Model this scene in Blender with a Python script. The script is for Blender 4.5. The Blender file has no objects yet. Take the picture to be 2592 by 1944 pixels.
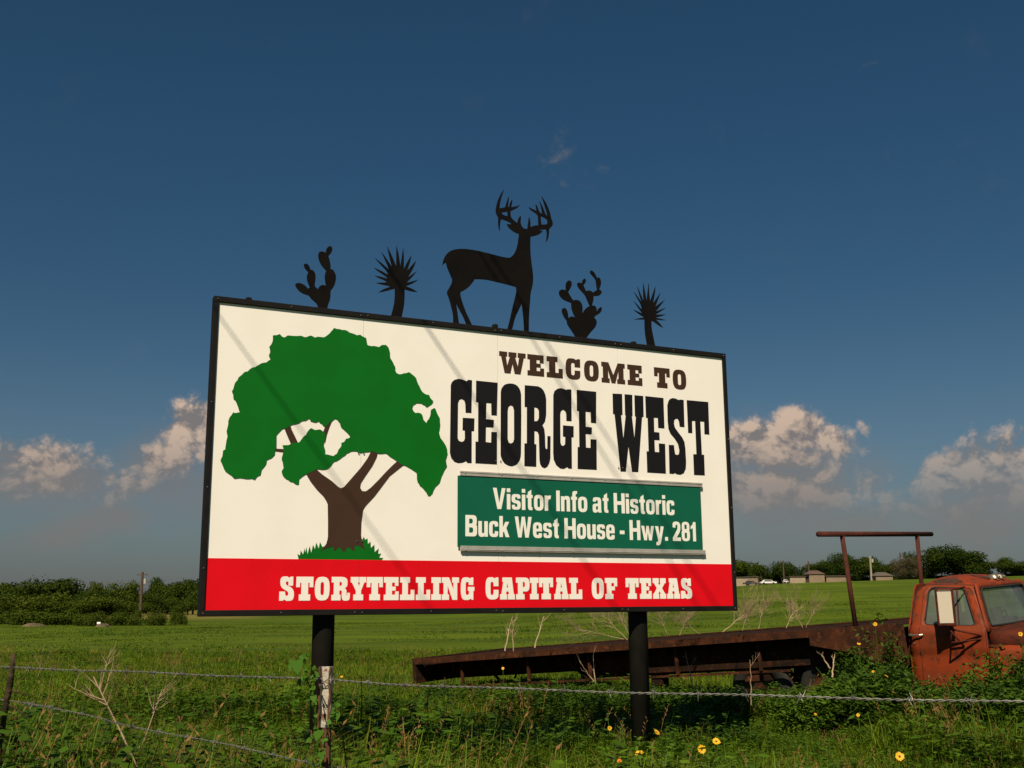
import bpy, bmesh, math, random
from mathutils import Vector, Matrix, noise
from mathutils.geometry import tessellate_polygon, delaunay_2d_cdt
R = random.Random(7)
SC = bpy.context.scene
COL = SC.collection
rad = math.radians

# ------------------------------------------------------------------ camera
EYE = 1.45
PITCH, ROLL, FPX = 0.199285, -0.007367, 2771.7
cam_d = bpy.data.cameras.new('camera'); cam = bpy.data.objects.new('camera', cam_d); COL.objects.link(cam)
_f = Vector((0, math.cos(PITCH), math.sin(PITCH))); _u0 = Vector((0, -math.sin(PITCH), math.cos(PITCH)))
_x0 = Vector((1, 0, 0))
CR = _x0 * math.cos(ROLL) + _u0 * math.sin(ROLL)
CU = -_x0 * math.sin(ROLL) + _u0 * math.cos(ROLL)
cam.matrix_world = Matrix(((CR.x, CU.x, -_f.x, 0), (CR.y, CU.y, -_f.y, 0), (CR.z, CU.z, -_f.z, EYE), (0, 0, 0, 1)))
cam_d.sensor_width = 36; cam_d.lens = FPX * 36 / 2592; cam_d.clip_end = 4000; cam_d.clip_start = 0.05
SC.camera = cam

# ------------------------------------------------------------------ light
SUN_EL = rad(47)
TRAV = Vector((0.25, 1.0, 0)).normalized()                      # horizontal direction the light travels
SDIR = Vector((TRAV.x * math.cos(SUN_EL), TRAV.y * math.cos(SUN_EL), -math.sin(SUN_EL)))
sl = bpy.data.lights.new('sun', 'SUN'); sl.energy = 4.8; sl.angle = rad(0.53); sl.color = (1.0, 0.84, 0.62)
sun = bpy.data.objects.new('sun', sl); COL.objects.link(sun)
sun.rotation_euler = SDIR.to_track_quat('-Z', 'Y').to_euler(); sun.location = (-5, -10, 20)
SC.view_settings.view_transform = 'Standard'; SC.view_settings.look = 'None'
SC.view_settings.exposure = 0.40; SC.view_settings.gamma = 1.0; SC.view_settings.use_curve_mapping = False

def ray(px, py):
    return (_f + CR * ((px - 1296) / FPX) + CU * ((972 - py) / FPX)).normalized()
EYEV = Vector((0, 0, EYE))
def at(px, py, Y):
    d = ray(px, py); return EYEV + d * (Y / d.y)
def atz(px, py, z):
    d = ray(px, py); return EYEV + d * ((z - EYE) / d.z)

# ------------------------------------------------------------------ node helpers
class NT:
    def __init__(s, nt): s.nt = nt; s.n = nt.nodes; s.l = nt.links
    def new(s, t, **k):
        n = s.n.new(t)
        for a, b in k.items(): setattr(n, a, b)
        return n
    def link(s, a, b): s.l.new(a, b)
    def put(s, sock, v):
        if isinstance(v, bpy.types.NodeSocket): s.l.new(v, sock)
        else: sock.default_value = v
    def math(s, op, a, b=None, c=None, clamp=False):
        n = s.n.new('ShaderNodeMath'); n.operation = op; n.use_clamp = clamp
        s.put(n.inputs[0], a)
        if b is not None: s.put(n.inputs[1], b)
        if c is not None: s.put(n.inputs[2], c)
        return n.outputs[0]
    def mix(s, f, a, b, mode='MIX'):
        n = s.n.new('ShaderNodeMix'); n.data_type = 'RGBA'; n.blend_type = mode
        s.put(n.inputs[0], f)
        s.put(n.inputs[6], a if isinstance(a, bpy.types.NodeSocket) else (*a, 1))
        s.put(n.inputs[7], b if isinstance(b, bpy.types.NodeSocket) else (*b, 1))
        return n.outputs[2]
    def ss(s, v, a, b):
        n = s.n.new('ShaderNodeMapRange'); n.interpolation_type = 'SMOOTHSTEP'
        s.put(n.inputs[0], v); n.inputs[1].default_value = a; n.inputs[2].default_value = b
        return n.outputs[0]
    def noise(s, vec, scale, detail=4, rough=.55, dist=0):
        n = s.n.new('ShaderNodeTexNoise'); n.inputs['Scale'].default_value = scale
        n.inputs['Detail'].default_value = detail; n.inputs['Roughness'].default_value = rough
        n.inputs['Distortion'].default_value = dist
        if vec is not None: s.l.new(vec, n.inputs['Vector'])
        return n.outputs['Fac']

# ------------------------------------------------------------------ sky
world = bpy.data.worlds.new('World'); SC.world = world; world.use_nodes = True
w = NT(world.node_tree); w.n.clear()
sky = w.new('ShaderNodeTexSky', sky_type='NISHITA')
sky.sun_disc = False; sky.sun_elevation = SUN_EL
SUNV = -SDIR
sky.sun_rotation = math.atan2(SUNV.x, SUNV.y)
sky.air_density = 1.0; sky.dust_density = 1.2; sky.ozone_density = 3.0; sky.altitude = 50
bg = w.new('ShaderNodeBackground'); bg.inputs[1].default_value = 0.05
out = w.new('ShaderNodeOutputWorld'); w.link(bg.outputs[0], out.inputs[0])
tc = w.new('ShaderNodeTexCoord'); sep = w.new('ShaderNodeSeparateXYZ'); w.link(tc.outputs['Generated'], sep.inputs[0])
AZ = w.math('ARCTAN2', sep.outputs[0], sep.outputs[1]); EL = w.math('ARCSINE', sep.outputs[2])
cmb = w.new('ShaderNodeCombineXYZ'); w.link(AZ, cmb.inputs[0]); w.link(w.math('MULTIPLY', EL, 1.15), cmb.inputs[1])
nz = w.noise(cmb.outputs[0], 13, 7, .55, .15)
nz_f = w.noise(cmb.outputs[0], 34, 5, .55, .3)
def azel(px, py):
    d = ray(px, py); return math.atan2(d.x, d.y), math.asin(d.z)
def blob(px, py, rx, ry, amp=1.0, tilt=0.0):
    a, e = azel(px, py); rx /= FPX; ry /= FPX
    da = w.math('SUBTRACT', AZ, a); de = w.math('SUBTRACT', EL, e)
    c, s = math.cos(tilt), math.sin(tilt)
    x = w.math('DIVIDE', w.math('ADD', w.math('MULTIPLY', da, c), w.math('MULTIPLY', de, s)), rx)
    y = w.math('DIVIDE', w.math('SUBTRACT', w.math('MULTIPLY', de, c), w.math('MULTIPLY', da, s)), ry)
    r2 = w.math('ADD', w.math('MULTIPLY', x, x), w.math('MULTIPLY', y, y))
    return w.math('MULTIPLY', w.math('EXPONENT', w.math('MULTIPLY', r2, -1.0)), amp)
def summed(bl):
    t = bl[0]
    for b in bl[1:]: t = w.math('MAXIMUM', t, b)
    return t
big = summed([blob(2030, 1085, 95, 70, 1.1), blob(1930, 1135, 150, 85, 1.05), blob(2110, 1110, 110, 55, .95, -.25), blob(2185, 1080, 26, 42, .85, .3),
              blob(1950, 1235, 230, 72, 1.05), blob(2140, 1255, 160, 56, .85), blob(2430, 1190, 150, 72, 1.0, .45), blob(2560, 1195, 100, 105, 1.1),
              blob(2420, 1290, 220, 50, .72), blob(1980, 1160, 160, 110, .8),
              blob(490, 1090, 105, 75, 1.1, .5), blob(420, 1165, 80, 52, 1.05, .2), blob(320, 1245, 75, 34, .8, .4), blob(50, 1165, 200, 68, .84), blob(130, 1220, 220, 60, .76)])
# cloud banks that go on round the rest of the horizon
ring = w.math('MULTIPLY', w.ss(w.math('ABSOLUTE', AZ), .52, .72), w.math('EXPONENT', w.math('MULTIPLY', w.math('POWER', w.math('DIVIDE', w.math('SUBTRACT', EL, .15), .09), 2), -1)))
lf = w.noise(cmb.outputs[0], 2.6, 2, .5)
ring = w.math('MULTIPLY', ring, w.ss(lf, .42, .62))
fld = w.math('MAXIMUM', big, ring)
low = summed([blob(240, 1320, 240, 60, .75, .3), blob(2150, 1320, 260, 60, .72), blob(2450, 1300, 240, 90, .8), blob(60, 1220, 260, 100, .85), blob(430, 1220, 200, 110, .8), blob(1960, 1230, 260, 150, .9)])
low = w.math('MAXIMUM', low, w.math('MULTIPLY', ring, .8))
def shifted(dx, dy):
    a = w.new('ShaderNodeVectorMath', operation='ADD'); w.link(cmb.outputs[0], a.inputs[0]); a.inputs[1].default_value = (dx, dy, 0); return a.outputs[0]
def billow(vec):
    """cauliflower relief: rounded cells over a broad noise"""
    wn = w.new('ShaderNodeTexNoise'); wn.inputs['Scale'].default_value = 16; wn.inputs['Detail'].default_value = 3; w.link(vec, wn.inputs['Vector'])
    sc = w.new('ShaderNodeVectorMath', operation='MULTIPLY_ADD'); w.link(wn.outputs['Color'], sc.inputs[0]); sc.inputs[1].default_value = (.035, .035, 0); w.link(vec, sc.inputs[2])
    vo = w.new('ShaderNodeTexVoronoi', feature='F1'); vo.inputs['Scale'].default_value = 26; vo.inputs['Detail'].default_value = 3; vo.inputs['Roughness'].default_value = .62; vo.inputs['Lacunarity'].default_value = 2.3
    w.link(sc.outputs[0], vo.inputs['Vector'])
    return w.math('ADD', w.math('MULTIPLY', w.math('SUBTRACT', .74, vo.outputs['Distance']), .85), w.math('MULTIPLY', w.math('SUBTRACT', w.noise(vec, 9, 4, .55), .5), 1.0))
b0 = billow(cmb.outputs[0]); b1 = billow(shifted(-.006, .011))
dn = w.math('ADD', w.math('MULTIPLY', fld, 1.1), w.math('MULTIPLY', b0, .72))
cl_a = w.math('MULTIPLY', w.ss(dn, .15, .70), w.ss(fld, .10, .40))
dn2 = w.math('ADD', low, w.math('MULTIPLY', w.math('SUBTRACT', nz, .5), 1.1))
cl_b = w.math('MULTIPLY', w.ss(dn2, .10, .95), .62)
wisp = summed([blob(1408, 388, 62, 70, .70, -.35), blob(1500, 434, 95, 24, .52, .25), blob(1410, 470, 70, 30, .45), blob(2220, 172, 90, 22, .36, .1), blob(1300, 508, 40, 20, .40)])
nz_w = w.noise(cmb.outputs[0], 42, 6, .62, .9)
dn3 = w.math('ADD', wisp, w.math('MULTIPLY', w.math('SUBTRACT', nz_w, .55), 2.3))
cl_c = w.math('MULTIPLY', w.math('MULTIPLY', w.ss(dn3, .30, 1.15), w.ss(wisp, .05, .35)), .62)
hz_fade = w.ss(EL, .045, .165)
cl_a = w.math('MULTIPLY', cl_a, w.math('MULTIPLY_ADD', hz_fade, .72, .18))
# relief: the sun stands high behind the viewer, so tops and knobs are lit, hollows greyer
lit = w.math('ADD', w.math('MULTIPLY_ADD', w.math('SUBTRACT', b0, b1), 1.9, .30), w.math('MULTIPLY', w.ss(dn, .25, 1.1), .40), clamp=True)
lit = w.math('MULTIPLY', lit, w.ss(EL, .03, .17))
ccol = w.mix(lit, (3.2, 2.8, 2.65), (9.6, 7.1, 5.3))
bw = w.mix(w.ss(EL, .0, .30), (.60, .76, .79), (0.262, .515, .605))
skyc = w.mix(1.0, sky.outputs[0], bw, 'MULTIPLY')
hz = w.math('MULTIPLY', w.math('EXPONENT', w.math('MULTIPLY', w.math('MAXIMUM', EL, 0), -9.0)), .85)
skyc = w.mix(hz, skyc, (1.88, 1.80, 1.82))
skyc = w.mix(cl_b, skyc, (3.05, 2.6, 2.4))
skyc = w.mix(cl_c, skyc, (2.6, 2.5, 2.5))
skyc = w.mix(cl_a, skyc, ccol)
w.link(skyc, bg.inputs[0])

# ------------------------------------------------------------------ materials
def mat(name, col, rough=.8, var=None, vscale=8, metal=0, bump=0, bscale=40, spec=.3, detail=4, coord='Object', var2=None):
    m = bpy.data.materials.new(name); m.use_nodes = True
    t = NT(m.node_tree); b = t.n['Principled BSDF']
    b.inputs['Roughness'].default_value = rough; b.inputs['Metallic'].default_value = metal
    b.inputs['Specular IOR Level'].default_value = spec
    c = t.new('ShaderNodeTexCoord')
    if var is not None:
        f = t.ss(t.noise(c.outputs[coord], vscale, detail), .38, .62)
        o = t.mix(f, col, var)
        if var2 is not None:
            f2 = t.ss(t.noise(c.outputs[coord], vscale * 3.1, 5, .65), .52, .62)
            o = t.mix(f2, o, var2)
        t.link(o, b.inputs['Base Color'])
    else: b.inputs['Base Color'].default_value = (*col, 1)
    if bump:
        bn = t.new('ShaderNodeBump'); bn.inputs['Strength'].default_value = bump; bn.inputs['Distance'].default_value = .02
        t.link(t.noise(c.outputs[coord], bscale, 4), bn.inputs['Height']); t.link(bn.outputs[0], b.inputs['Normal'])
    return m
def leafmat(name, c1, c2, c3, trans=.3, patch=.35, dry=None, dryamt=0.0, spec=.12):
    m = bpy.data.materials.new(name); m.use_nodes = True
    t = NT(m.node_tree); b = t.n['Principled BSDF']
    oi = t.new('ShaderNodeObjectInfo'); g = t.new('ShaderNodeNewGeometry')
    ri = t.new('ShaderNodeMath'); ri.operation = 'FRACT'
    t.link(t.math('MULTIPLY', oi.outputs['Random'], 7.31), ri.inputs[0])
    o = t.mix(oi.outputs['Random'], c1, c2)
    pn = t.noise(g.outputs['Position'], patch, 3)
    o = t.mix(t.ss(pn, .45, .66), o, c3)
    if dry is not None:
        o = t.mix(t.math('LESS_THAN', ri.outputs[0], dryamt), o, dry)
    vr = t.mix(g.outputs['Random Per Island'], (.62, .62, .62), (1.25, 1.25, 1.25))
    o = t.mix(1.0, o, vr, 'MULTIPLY')
    t.link(o, b.inputs['Base Color']); b.inputs['Roughness'].default_value = .55
    b.inputs['Specular IOR Level'].default_value = spec
    tr = t.new('ShaderNodeBsdfTranslucent'); t.link(o, tr.inputs[0])
    mx = t.new('ShaderNodeMixShader'); mx.inputs[0].default_value = trans
    t.link(b.outputs[0], mx.inputs[1]); t.link(tr.outputs[0], mx.inputs[2])
    t.link(mx.outputs[0], t.n['Material Output'].inputs[0])
    return m
M = {}
M['white'] = mat('panel_white', (.81, .795, .765), .45, (.79, .77, .735), 2.2)
M['red'] = mat('paint_red', (.66, .004, .012), .5, (.61, .004, .010), 3, spec=.1)
M['green'] = mat('paint_green', (.004, .125, .012), .5, (.004, .115, .011), 3, spec=.1)
M['brown'] = mat('paint_brown', (.048, .024, .014), .5, (.043, .021, .012), 3)
M['black'] = mat('paint_black_vinyl', (.009, .009, .011), .7, spec=.1)
M['frame'] = mat('painted_black_steel', (.007, .007, .008), .7, (.010, .009, .009), 6, spec=.12)
M['cut'] = mat('cut_steel_black', (.0050, .0046, .0048), .85, (.0070, .0062, .0062), 5, spec=.05)
M['post'] = mat('pipe_black', (.008, .0075, .006), .75, (.011, .010, .008), 5, spec=.12)
M['sgreen'] = mat('sign_green', (.004, .105, .062), .4, (.004, .095, .056), 2)
M['swhite'] = mat('sign_white', (.78, .78, .74), .4)
M['alu'] = mat('aluminium_rail', (.42, .41, .39), .5, (.36, .35, .33), 12, metal=.3)
M['bolt'] = mat('bolt_zinc', (.10, .095, .085), .5, metal=.5)
M['seam'] = mat('panel_seam', (.24, .21, .16), .9)
M['rust'] = mat('rust_brown', (.058, .021, .011), .9, (.028, .014, .009), 3.5, bump=.4, bscale=60, var2=(.085, .032, .015), spec=.05)
M['rustdark'] = mat('rust_dark', (.024, .012, .008), .9, (.014, .009, .007), 4, bump=.4, bscale=60, var2=(.045, .018, .009), spec=.05)
M['rustpipe'] = mat('rust_pipe', (.078, .024, .018), .85, (.052, .018, .014), 7, bump=.3, spec=.1)
M['cab'] = mat('faded_red_paint', (.215, .033, .008), .6, (.150, .028, .009), 2.2, bump=.15, var2=(.098, .026, .011), spec=.18)
M['cabdark'] = mat('burnt_red_paint', (.085, .018, .009), .75, (.055, .015, .009), 4, bump=.2, var2=(.04, .014, .009), spec=.1)
M['cabrust'] = mat('rust_patch_dark', (.055, .022, .014), .9, (.035, .016, .01), 9)
M['rubber'] = mat('rubber', (.015, .015, .015), .8)
M['dark'] = mat('dark_interior', (.018, .018, .018), .9)
M['seat'] = mat('seat_vinyl', (.05, .045, .04), .8)
M['chrome'] = mat('chrome', (.26, .24, .19), .35, metal=.7)
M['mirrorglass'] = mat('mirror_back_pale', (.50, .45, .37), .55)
M['galv'] = mat('galvanised_wire', (.19, .19, .175), .5, (.12, .12, .11), 30, metal=.4)
M['wood'] = mat('weathered_wood', (.060, .042, .026), .9, (.028, .022, .014), 20, bump=.6, spec=.05)
M['pole'] = mat('pole_wood', (.085, .055, .04), .9, (.06, .04, .03), 3)
M['polepale'] = mat('pole_pale', (.26, .23, .18), .9)
M['postpaint'] = mat('flaking_white_post', (.40, .38, .33), .8, (.36, .33, .28), 9, bump=.4, var2=(.13, .055, .022))
M['rustpost'] = mat('rusty_tpost', (.11, .045, .022), .9, (.06, .03, .018), 12)
M['wall'] = mat('tan_wall', (.22, .165, .11), .9, (.18, .14, .10), .6)
M['wall2'] = mat('cream_wall', (.30, .24, .17), .9, (.26, .21, .15), .6)
M['roof'] = mat('shingle_roof', (.11, .07, .055), .95, (.08, .05, .04), 1.5)
M['roof2'] = mat('grey_shingle_roof', (.09, .075, .06), .95)
M['win'] = mat('dark_pane', (.03, .035, .04), .2)
M['whitepaint'] = mat('white_vehicle_paint', (.7, .7, .7), .35)
M['darkpaint'] = mat('dark_vehicle_paint', (.05, .05, .055), .35)
M['bluepaint'] = mat('blue_barrel_paint', (.05, .12, .3), .5)
M['petal'] = mat('petal_yellow', (.60, .34, .010), .6)
M['disc'] = mat('flower_disc', (.10, .05, .012), .9)
M['petalo'] = mat('petal_orange', (.6, .18, .02), .6)
M['drystem'] = mat('dry_stem', (.40, .30, .19), .9, (.28, .20, .13), 8)
M['drystem2'] = mat('dead_brush', (.33, .23, .15), .9, (.20, .14, .09), 8)
M['bark'] = mat('bark', (.07, .05, .035), .95, (.04, .03, .02), 3)
M['cable'] = mat('cable_black', (.02, .02, .02), .7)
M['soil'] = mat('bare_soil', (.12, .085, .05), .95, (.07, .06, .03), 1.3)
M['grassA'] = leafmat('grass_blades', (.095, .160, .007), (.140, .190, .009), (.058, .108, .006), .35, .6, (.24, .15, .035), .04)
M['grassF'] = leafmat('far_grass_blades', (.088, .140, .006), (.115, .160, .007), (.056, .095, .005), .3, .12)
M['grassB'] = leafmat('tall_grass', (.085, .165, .007), (.135, .190, .010), (.055, .110, .006), .35, .6, (.26, .17, .04), .06)
M['weedleaf'] = leafmat('weed_leaves', (.048, .110, .007), (.088, .155, .008), (.034, .076, .006), .3, .5)
M['drygrass'] = leafmat('dry_seed_grass', (.26, .155, .055), (.20, .12, .04), (.26, .16, .06), .25, .5)
M['bushleaf'] = leafmat('bush_leaves', (.042, .090, .007), (.065, .120, .008), (.030, .066, .006), .25, 1.2)
M['vineleaf'] = leafmat('vine_leaves', (.06, .16, .012), (.09, .20, .015), (.06, .16, .012), .4, 1.2)
M['treeleaf'] = leafmat('tree_leaves', (.026, .044, .007), (.040, .058, .009), (.020, .036, .006), .15, .05, spec=.0)
M['treeleaf2'] = leafmat('tree_leaves_light', (.040, .064, .008), (.056, .078, .011), (.034, .056, .008), .15, .05, spec=.0)
M['brownleaf'] = leafmat('brown_tree_leaves', (.070, .060, .028), (.060, .058, .024), (.066, .054, .026), .2, .05)

def glassmat():
    m = bpy.data.materials.new('dusty_glass'); m.use_nodes = True
    t = NT(m.node_tree); b = t.n['Principled BSDF']
    b.inputs['Base Color'].default_value = (.16, .19, .17, 1); b.inputs['Roughness'].default_value = .12
    tr = t.new('ShaderNodeBsdfTransparent'); tr.inputs[0].default_value = (.75, .85, .78, 1)
    mx = t.new('ShaderNodeMixShader'); c = t.new('ShaderNodeTexCoord')
    f = t.math('MULTIPLY_ADD', t.noise(c.outputs['Object'], 3, 4), .5, .22)
    t.link(f, mx.inputs[0]); t.link(tr.outputs[0], mx.inputs[1]); t.link(b.outputs[0], mx.inputs[2])
    t.link(mx.outputs[0], t.n['Material Output'].inputs[0]); return m
M['glass'] = glassmat()

# ------------------------------------------------------------------ object helpers
def empty(name, loc=(0, 0, 0), rot=None, label=None, cat=None, group=None):
    o = bpy.data.objects.new(name, None); COL.objects.link(o); o.location = loc; o.empty_display_size = .2
    if rot is not None: o.rotation_euler = rot
    tag(o, label, cat, group); return o
def tag(o, label=None, cat=None, group=None, kind=None):
    if label: o['label'] = label
    if cat: o['category'] = cat
    if group: o['group'] = group
    if kind: o['kind'] = kind
    return o
def link(name, me, m, parent=None, loc=None):
    o = bpy.data.objects.new(name, me); COL.objects.link(o)
    if m is not None and not me.materials: me.materials.append(M[m] if isinstance(m, str) else m)
    if parent is not None: o.parent = parent
    if loc is not None: o.location = loc
    return o
class G:
    """collects geometry for one mesh"""
    def __init__(s): s.v = []; s.f = []
    def add(s, v, f):
        k = len(s.v); s.v += [tuple(p) for p in v]; s.f += [tuple(i + k for i in q) for q in f]; return s
    def box(s, a, b, mtx=None):
        (x0, y0, z0), (x1, y1, z1) = a, b
        v = [Vector(p) for p in ((x0,y0,z0),(x1,y0,z0),(x1,y1,z0),(x0,y1,z0),(x0,y0,z1),(x1,y0,z1),(x1,y1,z1),(x0,y1,z1))]
        if mtx is not None: v = [mtx @ p for p in v]
        return s.add(v, [(0,3,2,1),(4,5,6,7),(0,1,5,4),(1,2,6,5),(2,3,7,6),(3,0,4,7)])
    def tube(s, pts, r, n=8, cap=True):
        pts = [Vector(p) for p in pts]; rs = r if isinstance(r, (list, tuple)) else [r] * len(pts)
        k = len(s.v); N = len(pts); prev = None
        for i, p in enumerate(pts):
            t = (pts[min(i+1, N-1)] - pts[max(i-1, 0)]).normalized()
            a = Vector((0,0,1)) if abs(t.z) < .9 else Vector((1,0,0))
            if prev is None: u = t.cross(a).normalized()
            else:
                u = (prev - t * prev.dot(t)).normalized()
            prev = u; q = t.cross(u)
            for j in range(n):
                an = 2*math.pi*j/n; s.v.append(tuple(p + (u*math.cos(an) + q*math.sin(an))*rs[i]))
        for i in range(N-1):
            for j in range(n):
                a0 = k+i*n+j; a1 = k+i*n+(j+1)%n; s.f.append((a0, a1, a1+n, a0+n))
        if cap:
            s.f.append(tuple(k+j for j in range(n))[::-1]); s.f.append(tuple(k+(N-1)*n+j for j in range(n)))
        return s
    def leaf(s, p, d, nrm, L, W):
        p = Vector(p); d = d.normalized(); x = d.cross(nrm).normalized() * W * .5
        return s.add([p, p + d*L*.45 + x, p + d*L, p + d*L*.45 - x], [(0,1,2,3)])
    def mesh(s, name, smooth=False, fix=False):
        me = bpy.data.meshes.new(name); me.from_pydata(s.v, [], s.f); me.update()
        if fix:
            bm = bmesh.new(); bm.from_mesh(me); bmesh.ops.recalc_face_normals(bm, faces=bm.faces); bm.to_mesh(me); bm.free()
        if smooth:
            for p in me.polygons: p.use_smooth = True
        return me
    def obj(s, name, m, parent=None, loc=None, smooth=False, fix=False):
        return link(name, s.mesh(name, smooth, fix), m, parent, loc)
def bevel(o, wd=.01, seg=2):
    md = o.modifiers.new('bevel', 'BEVEL'); md.width = wd; md.segments = seg; md.limit_method = 'ANGLE'; return o

def poly_prism(g, loops, y0, y1, f):
    """loops: outer + holes in 2D; f(u,v,y) -> 3D"""
    L = [[Vector((a, b, 0)) for a, b in lp] for lp in loops]
    tri = tessellate_polygon(L); flat = [p for lp in L for p in lp]
    area = sum(p[0]*q[1]-q[0]*p[1] for p, q in zip(loops[0], loops[0][1:]+loops[0][:1]))
    vf = [f(p.x, p.y, y0) for p in flat]; vb = [f(p.x, p.y, y1) for p in flat]
    n = len(flat); fs = []
    for t in tri:
        a, b, c = (flat[i] for i in t)
        if (b-a).cross(c-a).z < 0: t = (t[0], t[2], t[1])
        fs.append(tuple(t)); fs.append((t[2]+n, t[1]+n, t[0]+n))
    k = 0
    for lp in L:
        m_ = len(lp)
        for i in range(m_):
            j = (i+1) % m_
            q = (k+i, k+i+n, k+j+n, k+j)
            fs.append(q)
        k += m_
    g.add(vf+vb, fs)

# ------------------------------------------------------------------ terrain
def sm(a, b, x):
    t = min(1, max(0, (x-a)/(b-a))); return t*t*(3-2*t)
def H(x, y):
    r = x / max(y, 8)
    q = sm(-.10, .25, r); Y = min(y, 420)
    h = sm(26, 165, Y) * q * (1.45*sm(-.1, .1, r) + (.0150 + .022*max(0, r-.15))*Y)
    h += .35*sm(14, 60, y)*sm(400, 120, y)*(noise.noise(Vector((x*.03, y*.03, 0))))
    h += .05*noise.noise(Vector((x*.35, y*.35, 3)))*sm(3, 12, y)
    return h
def ground_pt(px, py):
    d = ray(px, py); t = 3.0
    while t < 600:
        p = EYEV + d*t
        if p.z < H(p.x, p.y): break
        t += .03 + t*.002
    return p
def build_ground():
    ys = []; y = -60.0
    while y < 1800:
        ys.append(y); y += 4 if y < -4 else (.5 if y < 40 else (1.5 if y < 180 else (4 if y < 430 else y*.06)))
    xs = []; n = 110
    for i in range(-n, n+1):
        t = i/n; xs.append(math.copysign(abs(t)**2.2*1200 + abs(t)*40, t))
    g = G(); v = [(x, y, H(x, y)) for y in ys for x in xs]; W_ = len(xs)
    f = [(j*W_+i, j*W_+i+1, (j+1)*W_+i+1, (j+1)*W_+i) for j in range(len(ys)-1) for i in range(W_-1)]
    g.add(v, f)
    m = bpy.data.materials.new('meadow_ground'); m.use_nodes = True
    t = NT(m.node_tree); b = t.n['Principled BSDF']; c = t.new('ShaderNodeNewGeometry'); P = c.outputs['Position']
    mp = t.new('ShaderNodeMapping'); mp.inputs['Scale'].default_value = (.35, 1, 1); t.link(P, mp.inputs[0])
    o = t.mix(t.ss(t.noise(mp.outputs[0], .09, 4), .38, .62), (.084, .124, .005), (.054, .086, .004))
    o = t.mix(t.math('MULTIPLY', t.ss(t.noise(mp.outputs[0], .35, 5), .52, .64), .85), o, (.034, .064, .004))
    o = t.mix(t.math('MULTIPLY', t.ss(t.noise(mp.outputs[0], .11, 5, .6), .53, .60), .65), o, (.030, .052, .004))
    o = t.mix(t.math('MULTIPLY', t.ss(t.noise(mp.outputs[0], .22, 5, .6), .60, .68), .6), o, (.085, .072, .012))
    o = t.mix(t.math('MULTIPLY', t.ss(t.noise(P, 5, 6, .7), .42, .68), .45), o, (.048, .080, .004))
    spx = t.new('ShaderNodeSeparateXYZ'); t.link(P, spx.inputs[0])
    rr_ = t.math('DIVIDE', spx.outputs[0], t.math('MAXIMUM', spx.outputs[1], 1))
    far = t.math('MULTIPLY', t.ss(t.math('ADD', spx.outputs[1], t.math('MULTIPLY', t.noise(P, .05, 3), 60)), 160, 185), t.ss(t.math('MULTIPLY', rr_, -1), .20, .26))
    o = t.mix(t.math('MULTIPLY', far, .8), o, (.15, .13, .035))
    t.link(o, b.inputs['Base Color']); b.inputs['Roughness'].default_value = .95; b.inputs['Specular IOR Level'].default_value = .1
    bn = t.new('ShaderNodeBump'); bn.inputs['Strength'].default_value = .8; bn.inputs['Distance'].default_value = .12
    t.link(t.noise(P, 3, 6, .7), bn.inputs['Height']); t.link(bn.outputs[0], b.inputs['Normal'])
    o_ = g.obj('meadow_ground', m, smooth=True); tag(o_, kind='structure')
build_ground()

# ------------------------------------------------------------------ billboard
W, HH = 4.877, 2.438
BX, BY, BZ, BA = -2.3065, 8.1895, EYE - .0663, .45692
BU = Vector((math.cos(BA), math.sin(BA), 0)); BN = Vector((math.sin(BA), -math.cos(BA), 0))   # BN faces the camera
# homography photo pixel -> board metres, from the four outer corners
def solve_h(src, dst):
    A = []; 
    for (x, y), (u, v) in zip(src, dst):
        A.append([x, y, 1, 0, 0, 0, -u*x, -u*y, u]); A.append([0, 0, 0, x, y, 1, -v*x, -v*y, v])
    n = 8
    for i in range(n):
        p = max(range(i, n), key=lambda r: abs(A[r][i])); A[i], A[p] = A[p], A[i]
        for r in range(n):
            if r != i:
                k = A[r][i]/A[i][i]
                for c in range(i, n+1): A[r][c] -= k*A[i][c]
    return [A[i][n]/A[i][i] for i in range(n)] + [1]
HM = solve_h([(539.6, 751.1), (1835.6, 900.1), (504.7, 1562.4), (1866.2, 1548.8)], [(0, HH), (W, HH), (0, 0), (W, 0)])
def uv(px, py):
    d = HM[6]*px+HM[7]*py+1
    return ((HM[0]*px+HM[1]*py+HM[2])/d, (HM[3]*px+HM[4]*py+HM[5])/d)
def zm(x0, y0, s):           # traced points (enlarged view) -> board metres
    return lambda P: [uv(x0+s*a, y0+s*b) for a, b in P]
Z1 = zm(500, 740, .31646); Z3 = zm(1100, 850, .35262); Z4 = zm(700, 600, .18083); Z5 = zm(1080, 460, .24111)
Z6 = zm(1380, 660, .16275); Z7 = zm(1120, 940, .17179); Z8 = zm(1480, 980, .17179); Z9 = zm(700, 1430, .27125); Z10 = zm(1200, 1430, .27125)
bb = empty('billboard', (BX, BY, 0), (0, 0, BA), 'large white welcome billboard with painted green tree and black deer cut-out on top', 'billboard')
# local frame: x along the board, -y towards the viewer, z up; board front face at y = 0
def L(u, v, y): return (u, y, BZ + v)
def band(name, u0, v0, u1, v1, y0, y1, m, parent=None, lab=None):
    g = G(); g.box((u0, y0, BZ+v0), (u1, y1, BZ+v1)); o = g.obj(name, m, parent or bb)
    if lab: o['label'] = lab
    return o
FW = .046
vred = (uv(530, 1416)[1] + uv(1840, 1430)[1]) / 2
for i in range(4):
    a = W/4*i + (.0012 if i else .01); b_ = W/4*(i+1) - (.0012 if i < 3 else .01)
    p = band('panel', a, .01, b_, HH-.01, .012, .022, 'white')
    band('red_band', max(a, .012), .012, min(b_, W-.012), vred, .009, .012, 'red', p)
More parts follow.
